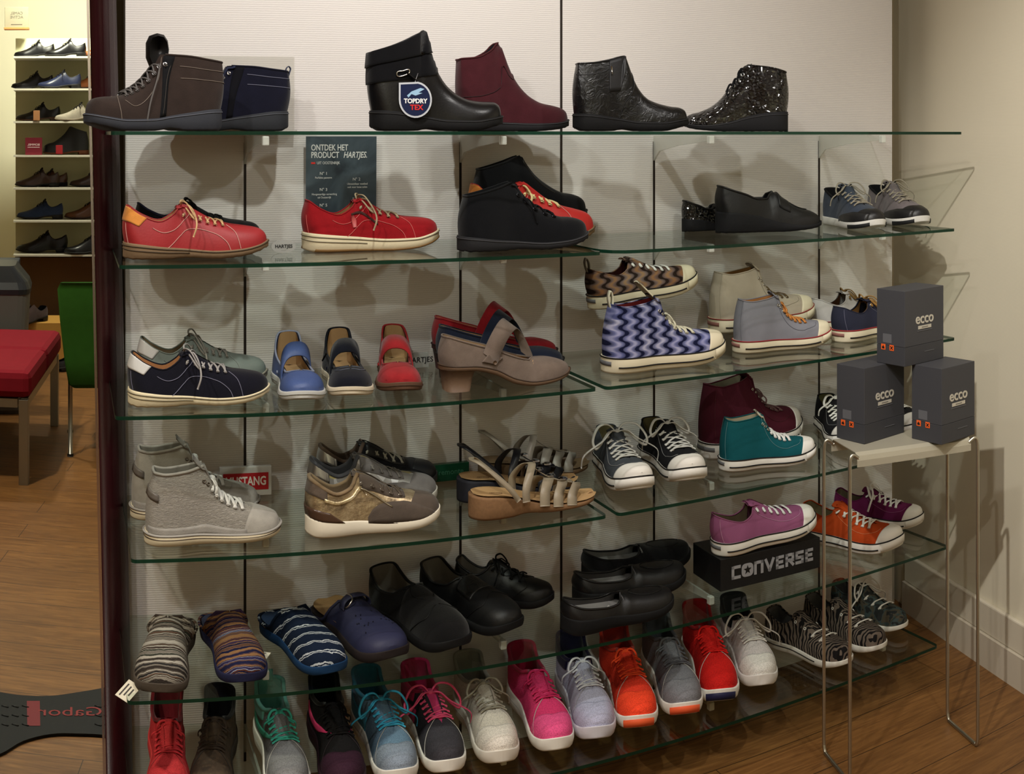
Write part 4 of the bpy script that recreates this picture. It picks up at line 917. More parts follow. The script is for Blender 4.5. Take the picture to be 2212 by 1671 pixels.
riser('flat_acrylic_riser', 'flat clear riser under the cream high-top', (1.62, 2.40, z), .26, .10, .03, .003)
chuck('cream high-top sneaker with brown cord laces at the back', at(1534, 2.405), at(1753, 2.385), z+.03, mat('canvas', (176, 164, 146)), True, CREAMW, edge=(130, 50, 48), lace=(96, 78, 54), lin=mat('leather', (130, 92, 50)), stitch=(160, 150, 134), bow=0, skip=3, style='bar')
chuck('light grey high-top sneaker with orange cord laces, right of the blue wave one', at(1584, 2.29), at(1792, 2.235), z, mat('canvas', (128, 128, 136)), True, CREAMW, edge=(140, 40, 46), lace=(196, 128, 66), lin=mat('leather', (186, 128, 78)), stitch=(108, 108, 118), bow=.35, skip=2)
chuck('white low sneaker behind the navy one beside the stacked boxes', (1.795, 2.40), (2.055, 2.385), z, mat('canvas', (196, 192, 190)), False, CREAMW, edge=(130, 60, 56), lace=(130, 100, 60), lin=mat('leather', (80, 50, 30)), bow=.8, stitch=None)
chuck('navy low sneaker with red edge line and tan laces, partly behind the topmost box', (1.755, 2.255), (2.015, 2.265), z, mat('canvas', (44, 46, 62)), False, CREAMW, edge=(150, 44, 48), lace=(160, 120, 66), lin=mat('leather', (130, 96, 56)), bow=.9, stitch=(110, 110, 130))
# ------------------------------------------------------------------ fourth shelf (4)
z = Zs(4)
def furhi(label, A, B, m, foot=1):
    s = Shoe('high_top_sneaker', label, A, B, z, 'high', 'flat', foot, 'sneaker', hs=1.05)
    s.upper(m); s.lining(mat('canvas', (130, 126, 116)), rim=mat('suede', (150, 146, 138)), rr=.003); s.sole(mat('rubber', (212, 200, 172)), lip=1.03)
    g = mat('suede', (120, 116, 110)); s.cap(mat('suede', (158, 154, 146)), .76, 'toe_leather', .10, .0010)
    s.line(mat('rubber', (70, 60, 52)), .62, .0010, 0, 1); s.line(mat('rubber', (150, 146, 140)), .94, .0026, 0, 1, 'edge_stripe')
    s.patch('mudguard', mat('suede', (150, 146, 140)), lambda a, b: (.02+.72*a, .02+.13*b), sides=(1, -1), nu=20, nt=4)
    s.patch('heel_loop', mat('leather', (96, 90, 84)), lambda a, b: (.0+.10*a, .62+.12*b-.06*a), sides=(1, -1), nu=6, nt=4, off=.003)
    s.tongue(g, .10); s.eyelets(mat('metal', (110, 100, 90)), 8, .76, r=.0030); s.laces(mat('canvas', (206, 204, 198)), .0036, 'x', .4, .4, 2); return s
furhi('shaggy pale grey high-top sneaker with cream sole, in front on the left', at(311, 2.20), at(606, 2.195), mat('fur', (190, 184, 174)))
furhi('grey high-top sneaker behind the shaggy pale one, red-brown patch at the heel', at(281, 2.35), at(560, 2.345), mat('suede', (150, 146, 136)))
bronze = mat('foil', (86, 72, 58), (176, 156, 124), (226, 210, 176))
def sporty(label, A, B, m, toem, solec, heel, lace, lin, prof='trainer', zips=True, badge=None, eye=True, collar=None):
    s = Shoe('fashion_sneaker', label, A, B, z, prof, 'trainer', 1, 'sneaker', W=.345)
    s.upper(m); s.lining(lin, rim=lin, rr=.0042); s.sole(mat('rubber', solec))
    s.cap(toem, .76, 'toe_overlay', .12, .0012)
    s.patch('mudguard', toem, lambda a, b: (.44+.50*a, (.10+.42*np.sin(PI*a)**.7)*b), sides=(1, -1), nu=18, nt=5, off=.0022)
    s.patch('lace_facing', toem, lambda a, b: (.40+.32*a, .62+.36*b), sides=(1, -1), nu=14, nt=5, off=.0013)
    s.patch('heel_counter', heel, lambda a, b: (a*(.26-.10*b), .02+.30*b), sides=(1, -1), nu=12, nt=5, off=.0024, tuck='a1b0b1', weld=True)
    s.patch('heel_tab', collar or heel, lambda a, b: (a*.15, .66+.34*b), sides=(1, -1), nu=8, nt=6, off=.0024, tuck='a1b0b1', weld=True)
    if zips:
        s.patch('metallic_band', mat('foil', (150, 130, 96), (214, 196, 156), (236, 224, 196)), lambda a, b: (.13+.28*a, .60+.12*b+.04*np.sin(PI*a)), sides=(-1, 1), nt=4, off=.0026)
        s.patch('zip', mat('metal', (150, 140, 120), r=.4), lambda a, b: (.40+.22*a, .66-.30*a+.045*(b-.5)), sides=(-1, 1), nt=3, off=.0028)
        q = s.pos(.42, .62, -1.0, .005); mesh('zip_pull', *tube([q, q+np.array([.006, -.001, -.010])], .0022, 6, flat=.4), mat('metal', (190, 180, 160)), s.root)
    s.tongue(toem, .04, w=1.3); s.eyelets(NICK if eye else None, 5, .76, r=.0024); s.laces(mat('canvas', lace), .0022, 'x', .3, .6); return s
sporty('bronze metallic sneaker with side zip and white sole, front of three', at(659, 2.20), at(950, 2.185), bronze, mat('suede', (84, 74, 66)), (226, 218, 200), mat('leather', (72, 52, 40), r=.2), (88, 78, 68), mat('suede', (130, 110, 84)), collar=mat('suede', (92, 80, 70)))
sporty('grey sneaker with silver floral print, between the bronze and the black one', at(664, 2.31), at(944, 2.30), mat('floral', (150, 148, 144), (196, 196, 196), (190, 180, 120)), mat('suede', (112, 108, 106)), (190, 186, 176), mat('metal', (190, 190, 192), r=.35), (120, 116, 110), mat('suede', (90, 92, 98)), zips=False, eye=False)
sporty('black sneaker with silver heel tab and white laces, at the back of three', at(684, 2.415), at(944, 2.405), mat('suede', (28, 28, 32)), mat('leather', (26, 26, 30)), (60, 60, 62), mat('metal', (190, 192, 196), r=.3), (176, 172, 160), mat('suede', (100, 84, 74)), zips=False)
SIL = mat('metal', (200, 196, 190), r=.3)
def sandal(label, A, B, m, bed, cover, jewels=True, heelz=1.0, **k):
    s = Shoe('sandal', label, A, B, z, 'slipon', 'wedge', 1, 'sandal', W=.31)
    s.zt = pchip([0, .15, .35, .55, .7, .85, .95, 1], [.17, .165, .125, .07, .05, .05, .06, .075]); s.zb = pchip([0, .3, .42, .6, .85, 1], [0, 0, .012, 0, .012, .035])
    s.sole(mat('cork', cover)); s.insole(mat('leather', bed, r=.6), .99, .995, .0008)
    L = s.L
    def pt(u, y, zz): return np.array([u*L, y*s.W/2+float(s.mid(u)), (float(s.zt(u))+zz)*L])
    def band(name, pts, w, mm=None):
        c = np.array(crom(pts, 6)); T = np.gradient(c, axis=0); T /= np.linalg.norm(T, axis=1, keepdims=True); V = []
        for i, q in enumerate(c):
            out = np.array([0, q[1]-float(s.mid(.5)), max(q[2]-.04, .002)]); out = out-T[i]*out.dot(T[i]); out /= max(np.linalg.norm(out), 1e-6)
            sd = np.cross(T[i], out); sd /= np.linalg.norm(sd)
            for a, o in ((-w/2, 0), (w/2, 0), (w/2, .0018), (-w/2, .0018)): V.append(q+sd*a+out*o)
        n = len(c); return mesh(name, V, grid_f(n, 4, True)+[(3, 2, 1, 0), tuple((n-1)*4+j for j in range(4))], mm or m, s.root)
    # heel sling, ankle strap, three toe straps and the joining strip on the instep
    band('heel_strap', [pt(.34, -.96, 0), pt(.24, -.95, .10), pt(.07, -.55, .235), pt(.02, 0, .25), pt(.07, .55, .235), pt(.24, .95, .10), pt(.34, .96, 0)], .011)
    band('ankle_strap', [pt(.40, -.98, 0), pt(.40, -.95, .10), pt(.46, -.55, .22), pt(.50, 0, .26), pt(.46, .55, .22), pt(.40, .95, .10), pt(.40, .98, 0)], .016)
    for u, h in ((.60, .165), (.71, .13), (.82, .10)):
        band('toe_strap', [pt(u-.05, -1.0, -.01), pt(u-.04, -.86, h*.52), pt(u+.0, -.50, h*.86), pt(u+.04, 0, h), pt(u+.0, .50, h*.86), pt(u-.04, .86, h*.52), pt(u-.05, 1.0, -.01)], .0215)
    band('instep_strip', [pt(.48, 0, .255), pt(.56, 0, .205), pt(.66, 0, .162), pt(.76, 0, .130), pt(.86, 0, .104)], .012)
    if jewels:
        for u, h in ((.56, .213), (.66, .170), (.76, .138)):
            c = pt(u, 0, h)+np.array([0, 0, .002]); V, F = [], []
            for r_, zz in ((.0085, 0), (.0075, .003), (.004, .005)):
                for k_ in range(10): V.append(c+np.array([math.cos(k_*PI/5)*r_*1.3, math.sin(k_*PI/5)*r_, zz]))
            mesh('jewel', V, grid_f(3, 10, True)+[tuple(range(20, 30)), tuple(range(9, -1, -1))], mat('metal', (170, 172, 186), r=.12), s.root, False)
    q = pt(.10, -.1, .002); V = [q+np.array([math.cos(a)*.005, math.sin(a)*.005, 0]) for a in np.linspace(0, 2*PI, 12, endpoint=False)]
    mesh('insole_mark', V, [tuple(range(12))], mat('plain', (70, 44, 30)), s.root)
    text('lettering', 'remonte', .008, mat('plain', (70, 44, 30)), s.root, tuple(pt(.20, -.1, -.004)+np.array([0, 0, .003])), (0, math.radians(7), 0), ext=.0002)
    return s
sandal('gold-grey jewelled sandal with tan wedge sole, front of three', at(1013, 2.20), at(1281, 2.19), mat('leather', (150, 138, 118), r=.4), (186, 150, 104), (140, 104, 70))
sandal('black jewelled sandal with dark wedge, middle of three', at(988, 2.31), at(1243, 2.305), mat('leather', (26, 26, 32), r=.4), (176, 140, 96), (34, 34, 44))
sandal('silver strappy sandal at the back of three', at(1034, 2.415), at(1268, 2.405), mat('leather', (160, 154, 146), r=.35), (120, 98, 72), (120, 96, 70), False)
ms = empty('name_plaque', (at(530, 2.45)[0], 2.45, z), label='white block with white letters on a red panel behind the shaggy grey sneakers', cat='sign')
box('acrylic_block', (0, 0, .031), (.112, .012, .062), milky_mat('white_acrylic', (.9, .9, .9, 1), srgb(214, 212, 206), .8), ms, .001); box('red_panel', (0, -.0064, .031), (.098, .0008, .036), mat('plain', (176, 28, 36)), ms)
text('lettering', 'MUSTANG', .026, mat('plain', (232, 226, 220)), ms, (0, -.0070, .031), off=.0006, sx=.72)
gs = empty('name_plaque', (at(972, 2.45)[0], 2.45, z), label='dark green block sign between the black sneaker and the sandals', cat='sign')
box('green_block', (0, 0, .019), (.086, .014, .038), mat('plain', (18, 74, 52), r=.25), gs, .001); text('lettering', 'remonte', .017, mat('plain', (56, 120, 92)), gs, (0, -.0074, .020), off=.0001)
gy = mat('canvas', (72, 76, 82)); bk = mat('canvas', (30, 30, 33))
chuck('dark grey low canvas sneaker with big untied bow, facing forward on the left', at(1302, 2.44), at(1390, 2.165), z, gy, W=.33, lace=(196, 194, 188), bow=1.5, foot=-1, stitch=(150, 150, 150), lin=mat('canvas', (104, 96, 66)))
chuck('black low canvas sneaker facing forward, right of the dark grey one', at(1404, 2.445), at(1494, 2.165), z, bk, W=.33, lace=(206, 204, 200), bow=1.1, foot=1, stitch=(150, 150, 150), lin=mat('canvas', (104, 96, 66)))
chuck('maroon high-top sneaker half hidden behind the teal one', at(1520, 2.36), at(1716, 2.42), z, mat('canvas', (78, 26, 40)), True, edge=None, lace=(110, 80, 80), lin=mat('canvas', (128, 120, 100)), bow=.6, stitch=(90, 40, 50), foot=-1, hs=1.1)
chuck('teal high-top sneaker with white laces and white toe cap', at(1553, 2.265), at(1760, 2.195), z, mat('canvas', (18, 84, 92)), True, lace=(232, 232, 228), lin=mat('canvas', (196, 184, 156)), bow=0, skip=3, stitch=(100, 140, 146), tongue=mat('canvas', (196, 190, 172)))
chuck('black low canvas sneaker behind the left leg of the wire table', at(1778, 2.445), at(1852, 2.20), z, bk, foot=-1, bow=.8, stitch=(130, 130, 130), lin=mat('canvas', (96, 92, 60)))
chuck('black and white low sneaker glimpsed between the two lower boxes', (1.955, 2.44), (1.965, 2.17), z, bk, foot=1, bow=.8, stitch=(130, 130, 130), toe=2.0)

# ------------------------------------------------------------------ fifth shelf (5)
z = Zs(5)
def mule(label, A, B, m, solec, bed, foot=1, hs=1.0, name='slipper', cat='slipper', W=None, solek='flat'):
    s = Shoe(name, label, A, B, z, 'mule', solek, foot, cat, hs=hs*.93, W=W or .355); s.upper(m); s.insole(bed, .93, .60, .006); s.lining(bed, bed, rim=m, rr=.003); s.sole(mat('rubber_tread', solec)); return s
mule('felt slipper striped in greys and creams, nose over the shelf edge, leftmost', at(376, 2.385), at(352, 2.095), mat('knit', (52, 46, 42), (128, 122, 112), (70, 60, 54), (176, 170, 158), (58, 60, 52), (96, 74, 62), (150, 146, 136), (44, 42, 42)), (70, 62, 54), mat('suede', (70, 62, 56)), -1)
mule('felt slipper striped in navy, rust and purple with blue threads, second from the left', at(471, 2.40), at(526, 2.12), mat('knit', (30, 32, 62), (104, 74, 48), (64, 48, 74), (140, 104, 70), (28, 30, 58), (84, 50, 44), (150, 160, 180), (50, 44, 78)), (28, 30, 58), mat('suede', (36, 40, 66)), 1)
mule('dark blue felt slipper with wavy white stripes', at(590, 2.395), at(716, 2.125), mat('stripe', (20, 30, 48), (170, 176, 180)), (18, 50, 84), mat('suede', (22, 50, 84)), 1)
cl = mule('blue leather clog with silver buckle strap and cork edge', at(703, 2.41), at(848, 2.14), mat('leather', (40, 42, 70), r=.6), (36, 30, 30), mat('suede', (148, 116, 76)), 1, name='clog', cat='clog', W=.40, solek='trainer')
cl.strap('instep_strap', mat('leather', (40, 42, 70), r=.6), .44, .44, .315, .018, .55, .55)
q = cl.pos(.44, .80, -1.0, .007); mesh('buckle', *tube(crom([q+np.array(v) for v in ((-.012, .006, .006), (.012, .006, .006), (.012, -.008, -.010), (-.012, -.008, -.010))], 3, True), .0015, 6, True), mat('metal', (200, 196, 190), r=.2), cl.root)
for i in range(18):
    u, t, g = random.uniform(.56, .84), random.uniform(.55, .98), random.choice((-1.0, 1.0)); a, b = cl.pos(u, t, g, .0006), cl.pos(u+.012, t-.02, g, .0006)
    cl.add_to(cl.root['_u'], *tube([a, b], .0011, 5), mat('plain', (18, 18, 36)))
def blackshoe(label, A, B, foot=1, laces=True, prof='clogshoe', m=None, hs=1.0, shine=None, **k):
    m = m or mat('leather', (14, 14, 15), r=.5)
    s = Shoe('black_shoe', label, A, B, z, prof, 'trainer', foot, 'shoe', hs=hs, **k); s.upper(m); s.lining(mat('leather', (104, 98, 90), r=.7), rim=m, rr=.0025); s.sole(mat('rubber_tread', (16, 16, 17)), lip=1.04)
    d = mat('plain', (9, 9, 9)); s.seam([(.70, .98), (.76, .6), (.70, .3), (.62, .05)], d, .0009); s.seam([(.42, .97), (.52, .72), (.60, .9)], d, .0009)
    if laces: s.tongue(m, .05); s.eyelets(None, 4, .78); s.laces(mat('canvas', (13, 13, 14)), .0022, 'x', .8, .8)
    return s
blackshoe('plain matt black closed shoe right of the blue clog', at(822, 2.42), at(990, 2.145), m=mat('suede', (15, 15, 16)), laces=False)
s = blackshoe('black closed shoe with shiny creased instep, between two other black shoes', at(925, 2.435), at(1112, 2.185), laces=False)
s.patch('instep_panel', mat('wrinkled', (30, 30, 30)), lambda a, b: (.46+.16*a, .45+.55*b), sides=(1, -1), off=.0018, tuck='a0a1b0', weld=True)
blackshoe('black lace-up walking shoe at the back, right end of the black shoes', at(985, 2.445), at(1196, 2.30), prof='lace', hs=1.05, W=.36)
def slip(label, A, B, m, bed, st=True):
    s = Shoe('slip_on_loafer', label, A, B, z, 'slipon', 'trainer', 1, 'loafer', hs=1.02, W=.36); s.upper(m); s.lining(bed, mat('leather', (120, 118, 116), r=.7), rim=m, rr=.0024); s.sole(mat('rubber_tread', (16, 16, 17)))
    s.seam([(.60, .99), (.66, .80), (.76, .74), (.86, .82), (.90, .98)], mat('plain', (8, 8, 8)), .0010); return s
s = slip('black slip-on loafer with pale insole, front of three', at(1214, 2.185), at(1452, 2.175), BLKL, mat('leather', (70, 68, 68), r=.7))
mesh('insole_label', [(x*s.L, y, .118*s.L) for x, y in ((.16, -.024), (.44, -.026), (.44, .024), (.16, .022))], [(0, 1, 2, 3)], mat('plain', (168, 164, 160)), s.root)
text('lettering', 'ara', .012, mat('plain', (80, 78, 76)), s.root, (.33*s.L, 0, .120*s.L), (0, 0, 0))
slip('black slip-on loafer with grey insole, middle of three', at(1239, 2.295), at(1478, 2.285), BLKL, mat('leather', (66, 64, 64), r=.7))
slip('black suede slip-on loafer at the back of three', at(1259, 2.405), at(1488, 2.395), mat('suede', (14, 14, 16)), mat('leather', (110, 110, 108), r=.7))
# black logo box with the pink sneaker
lb = empty('shoe_box', (1.528, 2.262, z), (0, 0, math.radians(-2)), 'long black display box with big grey logo letters and a star, under the pink sneaker', 'box')
box('box_body', (0, 0, .036), (.274, .128, .072), mat('plain', (14, 14, 16), r=.5), lb, .0012)
GW = mat('plain', (150, 150, 154), r=.5)
LH, LT = .030, .0068       # square-cut logo letters built from bars
def bars(x, w, segs, name='lettering'):
    P_ = []
    for (xa, ya, xb, yb) in segs:      # bar from (xa,ya) to (xb,yb), in letter units 0..1
        a = np.array([x+xa*(w-LT)+LT/2-w/2, .0215+ya*(LH-LT)+LT/2]); b = np.array([x+xb*(w-LT)+LT/2-w/2, .0215+yb*(LH-LT)+LT/2]); d = b-a; l = np.linalg.norm(d); d = d/l; n_ = np.array([-d[1], d[0]])*LT/2; e_ = d*LT/2
        q = [a-n_-e_, b-n_+e_, b+n_+e_, a+n_-e_]; V = [(p[0], -.0648, p[1]) for p in q]+[(p[0], -.0640, p[1]) for p in q]
        P_.append((V, [(0, 1, 2, 3), (7, 6, 5, 4), (0, 4, 5, 1), (1, 5, 6, 2), (2, 6, 7, 3), (3, 7, 4, 0)]))
    V, F = join(P_); mesh(name, V, F, GW, lb, False)
bars(-.096, .024, [(0, 0, 0, 1), (0, 0, 1, 0), (0, 1, 1, 1)])
bars(-.0355, .025, [(0, 0, 0, 1), (0, 1, 1, 1), (1, 0, 1, 1)])
bars(-.006, .027, [(.5, 0, 0, 1), (.5, 0, 1, 1)])
for x in (.0225, .1050): bars(x, .022, [(0, 0, 0, 1), (0, 0, 1, 0), (0, .5, .85, .5), (0, 1, 1, 1)])
bars(.0500, .024, [(0, 0, 0, 1), (0, 1, 1, 1), (1, .5, 1, 1), (0, .45, 1, .45), (.45, .45, 1, 0)])
bars(.0775, .023, [(0, 0, 1, 0), (1, 0, 1, .5), (0, .5, 1, .5), (0, .5, 0, 1), (0, 1, 1, 1)])
star = []
for k in range(10):
    a = PI/2+k*PI/5; r = .0105 if k % 2 == 0 else .0044; star.append((-.066+r*math.cos(a), .037+r*math.sin(a)))
ring = [(-.066+.0155*math.copysign(abs(math.cos(a))**.6, math.cos(a)), .0365+.0150*math.copysign(abs(math.sin(a))**.6, math.sin(a))) for a in np.linspace(0, 2*PI, 32, endpoint=False)]
plate('logo_disc', ring, -.0649, -.0640, GW, lb); plate('logo_star', star, -.0655, -.0648, mat('plain', (14, 14, 16), r=.5), lb)
chuck('pink low canvas sneaker standing on the black logo box', at(1540, 2.245), at(1759, 2.215), z+.0725, mat('canvas', (146, 84, 120)), lace=(230, 228, 224), lin=mat('canvas', (120, 104, 84)), bow=0, style='bar', stitch=(190, 140, 170), pitch=.045)
chuck('orange low canvas sneaker behind the wire table legs', (1.752, 2.385), at(1950, 2.145), z, mat('canvas', (178, 68, 26)), lace=(232, 228, 220), lin=mat('canvas', (140, 124, 92)), bow=0, style='x', foot=-1, stitch=(210, 130, 90))
chuck('plum purple low canvas sneaker behind the orange one', (1.905, 2.445), at(1992, 2.235), z, mat('canvas', (92, 24, 66)), lace=(232, 228, 228), lin=mat('canvas', (110, 96, 76)), bow=.9, stitch=(140, 80, 120), foot=1)
# price tags
def ptag(label, x, y, zz, w, h, rot):
    r = empty('price_tag', (x, y, zz), rot, label, 'tag'); box('card', (0, 0, 0), (w, h, .0006), mat('plain', (214, 206, 186)), r)
    for i in range(3): box('printed_line', (-.002+.001*i, h*(.28-.25*i), .0005), (w*(.7-.15*i), h*.10, .0004), mat('plain', (70, 64, 60)), r)
    return r
px_, py_ = at(277, 2.135); ptag('cream price tag hanging off the left end of the long slipper shelf', px_, py_, z+.002, .046, .028, (math.radians(18), math.radians(-14), math.radians(52)))
px_, py_ = at(560, 2.26); ptag('cream price tag lying on the glass left of the white-striped slipper', px_, py_, z+.0012, .040, .026, (0, 0, math.radians(-28)))

# ------------------------------------------------------------------ lowest shelf (6): runners
z = Zs(6)
c_ = lambda *a: mat('mesh', a)
runner('coral red running shoe, first at the left end of the lowest shelf', at(366, 2.41), at(349, 2.125), c_(190, 52, 56), lace=(190, 50, 56), lin=mat('suede', (110, 26, 34)), solec=(196, 60, 60))
runner('brown leopard-spotted running shoe, second from the left', at(472, 2.41), at(462, 2.13), mat('spots', (60, 46, 34), (26, 22, 20), (92, 74, 56)), lace=(60, 50, 42), lin=mat('suede', (14, 13, 14)), solec=(60, 54, 48), foot=-1)
runner('grey and mint running shoe with mint laces and heel loop', at(584, 2.425), at(622, 2.14), c_(128, 128, 130), lace=(70, 176, 156), lin=mat('suede', (90, 158, 146)), collar=mat('suede', (104, 170, 158)), swoosh=mat('plain', (86, 190, 160)), foot=1).pull(mat('suede', (90, 160, 146)), .016)
runner('black running shoe with hot pink tick mark', at(700, 2.425), at(742, 2.135), c_(20, 18, 20), lace=(22, 20, 22), lin=mat('suede', (10, 10, 11)), solec=(44, 24, 34), swoosh=mat('plain', (214, 60, 110)), foot=1, toe=c_(52, 26, 42))
runner('light blue running shoe with turquoise laces', at(790, 2.43), at(864, 2.14), c_(104, 132, 156), lace=(64, 168, 206), lin=mat('suede', (46, 112, 138)), toe=c_(134, 146, 162), overlay=mat('suede', (58, 132, 160)), foot=1, bow=1.2)
runner('magenta and dark grey running shoe with loose pink laces', at(896, 2.43), at(968, 2.145), c_(60, 58, 64), lace=(238, 90, 130), lin=mat('suede', (170, 32, 76)), collar=mat('suede', (186, 40, 88)), overlay=mat('suede', (178, 36, 84)), tongue=mat('suede', (230, 70, 130)), foot=1, bow=1.4)
runner('off-white running shoe with grey laces', at(1010, 2.43), at(1083, 2.14), c_(204, 196, 184), lace=(150, 142, 126), lin=mat('suede', (140, 134, 124)), toe=c_(222, 214, 204), solec=(220, 214, 204), foot=1, bow=.9)
runner('bright pink running shoe with white sole', at(1125, 2.43), at(1203, 2.14), c_(214, 56, 108), lace=(196, 44, 92), lin=mat('suede', (168, 28, 66)), toe=c_(230, 84, 138), foot=1)
runner('lavender grey running shoe with navy collar', at(1232, 2.435), at(1288, 2.145), c_(176, 176, 200), lace=(206, 206, 214), lin=mat('suede', (20, 16, 52)), collar=mat('suede', (20, 16, 52)), toe=c_(180, 180, 206), solec=(206, 204, 214), foot=1, bow=.8)
runner('orange-red running shoe with orange laces', at(1325, 2.435), at(1379, 2.145), c_(226, 58, 36), lace=(236, 76, 40), lin=mat('suede', (196, 50, 32)), toe=c_(250, 72, 40), tip=mat('rubber', (224, 92, 50)), foot=1)
runner('dark grey running shoe with orange sole tip', at(1416, 2.435), at(1479, 2.145), c_(116, 116, 122), lace=(92, 92, 98), lin=mat('suede', (84, 84, 90)), toe=c_(124, 124, 130), band=mat('suede', (70, 74, 84)), tip=mat('rubber', (228, 92, 52)), foot=1)
runner('scarlet running shoe with dark blue sole tip', at(1504, 2.44), at(1556, 2.155), c_(204, 28, 24), lace=(206, 30, 26), lin=mat('suede', (168, 20, 22)), tip=mat('rubber', (28, 28, 62)), foot=1)
runner('white running shoe with black collar and white bow, right of the scarlet one', at(1583, 2.44), at(1645, 2.165), c_(206, 198, 196), lace=(212, 204, 196), lin=mat('suede', (12, 12, 13)), collar=mat('suede', (14, 14, 15)), toe=c_(226, 222, 216), solec=(228, 224, 220), foot=1, bow=1.3)
def plimsoll(label, A, B, m, lin, foot=1, laces=True, n=4, low=False):
    s = Shoe('printed_plimsoll', label, A, B, z, 'low', 'cup', foot, 'sneaker', hs=.95, W=.345)
    s.zt = pchip([0, .3, .7, .9, 1], [.085, .085, .08, .095, .115])
    s.upper(m); s.lining(lin, rim=m, rr=.0016); s.sole(mat('rubber', (216, 212, 202))); s.line(mat('rubber', (36, 34, 34)), .62, .0012, .04, .72)
    s.tongue(m, .03); s.eyelets(mat('plain', (220, 216, 208)), n, .74, r=.0030)
    s.laces(mat('canvas', (206, 200, 192)), .0026, 'bar', laces, .6, n-2 if not laces else 0); return s
zb_ = mat('zebra', (22, 20, 20), (104, 92, 82))
plimsoll('zebra-striped plimsoll in front, its white sole behind the wire table leg', at(1664, 2.395), at(1832, 2.135), zb_, mat('suede', (84, 82, 82)), 1, 0)
plimsoll('zebra-striped plimsoll with white insole label, between the front zebra and the camouflage one', at(1748, 2.405), at(1905, 2.145), zb_, mat('suede', (96, 94, 92)), 1, 0)
plimsoll('camouflage plimsoll with white bow, last on the lowest shelf', at(1805, 2.445), at(1952, 2.20), mat('camo', (40, 42, 42), (60, 72, 72), (76, 70, 58)), mat('suede', (74, 72, 70)), 1, 1.1)
# ------------------------------------------------------------------ wire table with three cartons
ta = Vector((1.553, 1.943, 0)); tb = Vector((1.864, 1.866, 0)); tu = (tb-ta).normalized(); tv = Vector((-tu.y, tu.x, 0)); TD = .140; TZ = EYE-.69; TLn = (tb-ta).length
tt = empty('side_table', (ta.x, ta.y, 0), (0, 0, math.atan2(tu.y, tu.x)), 'small metal table with bent sheet tray on two chrome wire loops', 'table')
CH = mat('metal', (190, 186, 172), r=.38)
V = []; prof = []    # tray: sheet bent down along the front and back edges
for a in np.linspace(0, 1, 5): prof.append((-.004-.010*math.cos(a*PI/2)*1.0, -.022+.018*a))
prof = [(.0, -.030), (.0, -.016), (.003, -.006), (.012, 0), (TD-.012, 0), (TD-.003, -.006), (TD, -.016), (TD, -.030)]
x0, x1 = .018, TLn-.018
for x in (x0, x1):
    for y, zz in prof: V.append((x, y, TZ+zz))
    for y, zz in reversed(prof): V.append((x, y+(.0015 if y < .01 else (-.0015 if y > TD-.01 else 0)), TZ+zz-.0015*(1 if .005 < y < TD-.005 else 0)))
n = 16; mesh('tray', V, [(i, (i+1) % n, n+(i+1) % n, n+i) for i in range(n)]+[tuple(range(n)), tuple(range(2*n-1, n-1, -1))], mat('plain', (176, 170, 152), r=.45, m=.3), tt, False)
for i, x in enumerate((0, TLn)):
    R_ = .0042; ins = .022 if i == 0 else -.022
    pts = [(x+ins, .004, TZ-.012), (x+ins*.45, .002, TZ-.003), (x+ins*.08, .001, TZ-.008), (x, 0, TZ-.03)]
    c = crom(pts, 4)+[np.array((x, 0, k)) for k in (TZ-.2, .3, .03)]+crom([(x, 0, .02), (x, .006, .0065), (x, .02, .0045), (x, TD-.02, .0045), (x, TD-.006, .0065), (x, TD, .02)], 5)+[np.array((x, TD, k)) for k in (.03, .3, TZ-.2)]
    c += crom([(x, TD, TZ-.03), (x+ins*.08, TD-.001, TZ-.008), (x+ins*.45, TD-.002, TZ-.003), (x+ins, TD-.004, TZ-.012)], 4)
    mesh('wire_loop', *tube(c, R_, 8), CH, tt)
CART = mat('plain', (62, 62, 66), r=.55); LID = mat('plain', (58, 58, 62), r=.55); LW = mat('plain', (186, 180, 166)); OR = mat('plain', (230, 96, 36)); SG = mat('plain', (92, 92, 96)); K_ = mat('plain', (24, 20, 18))
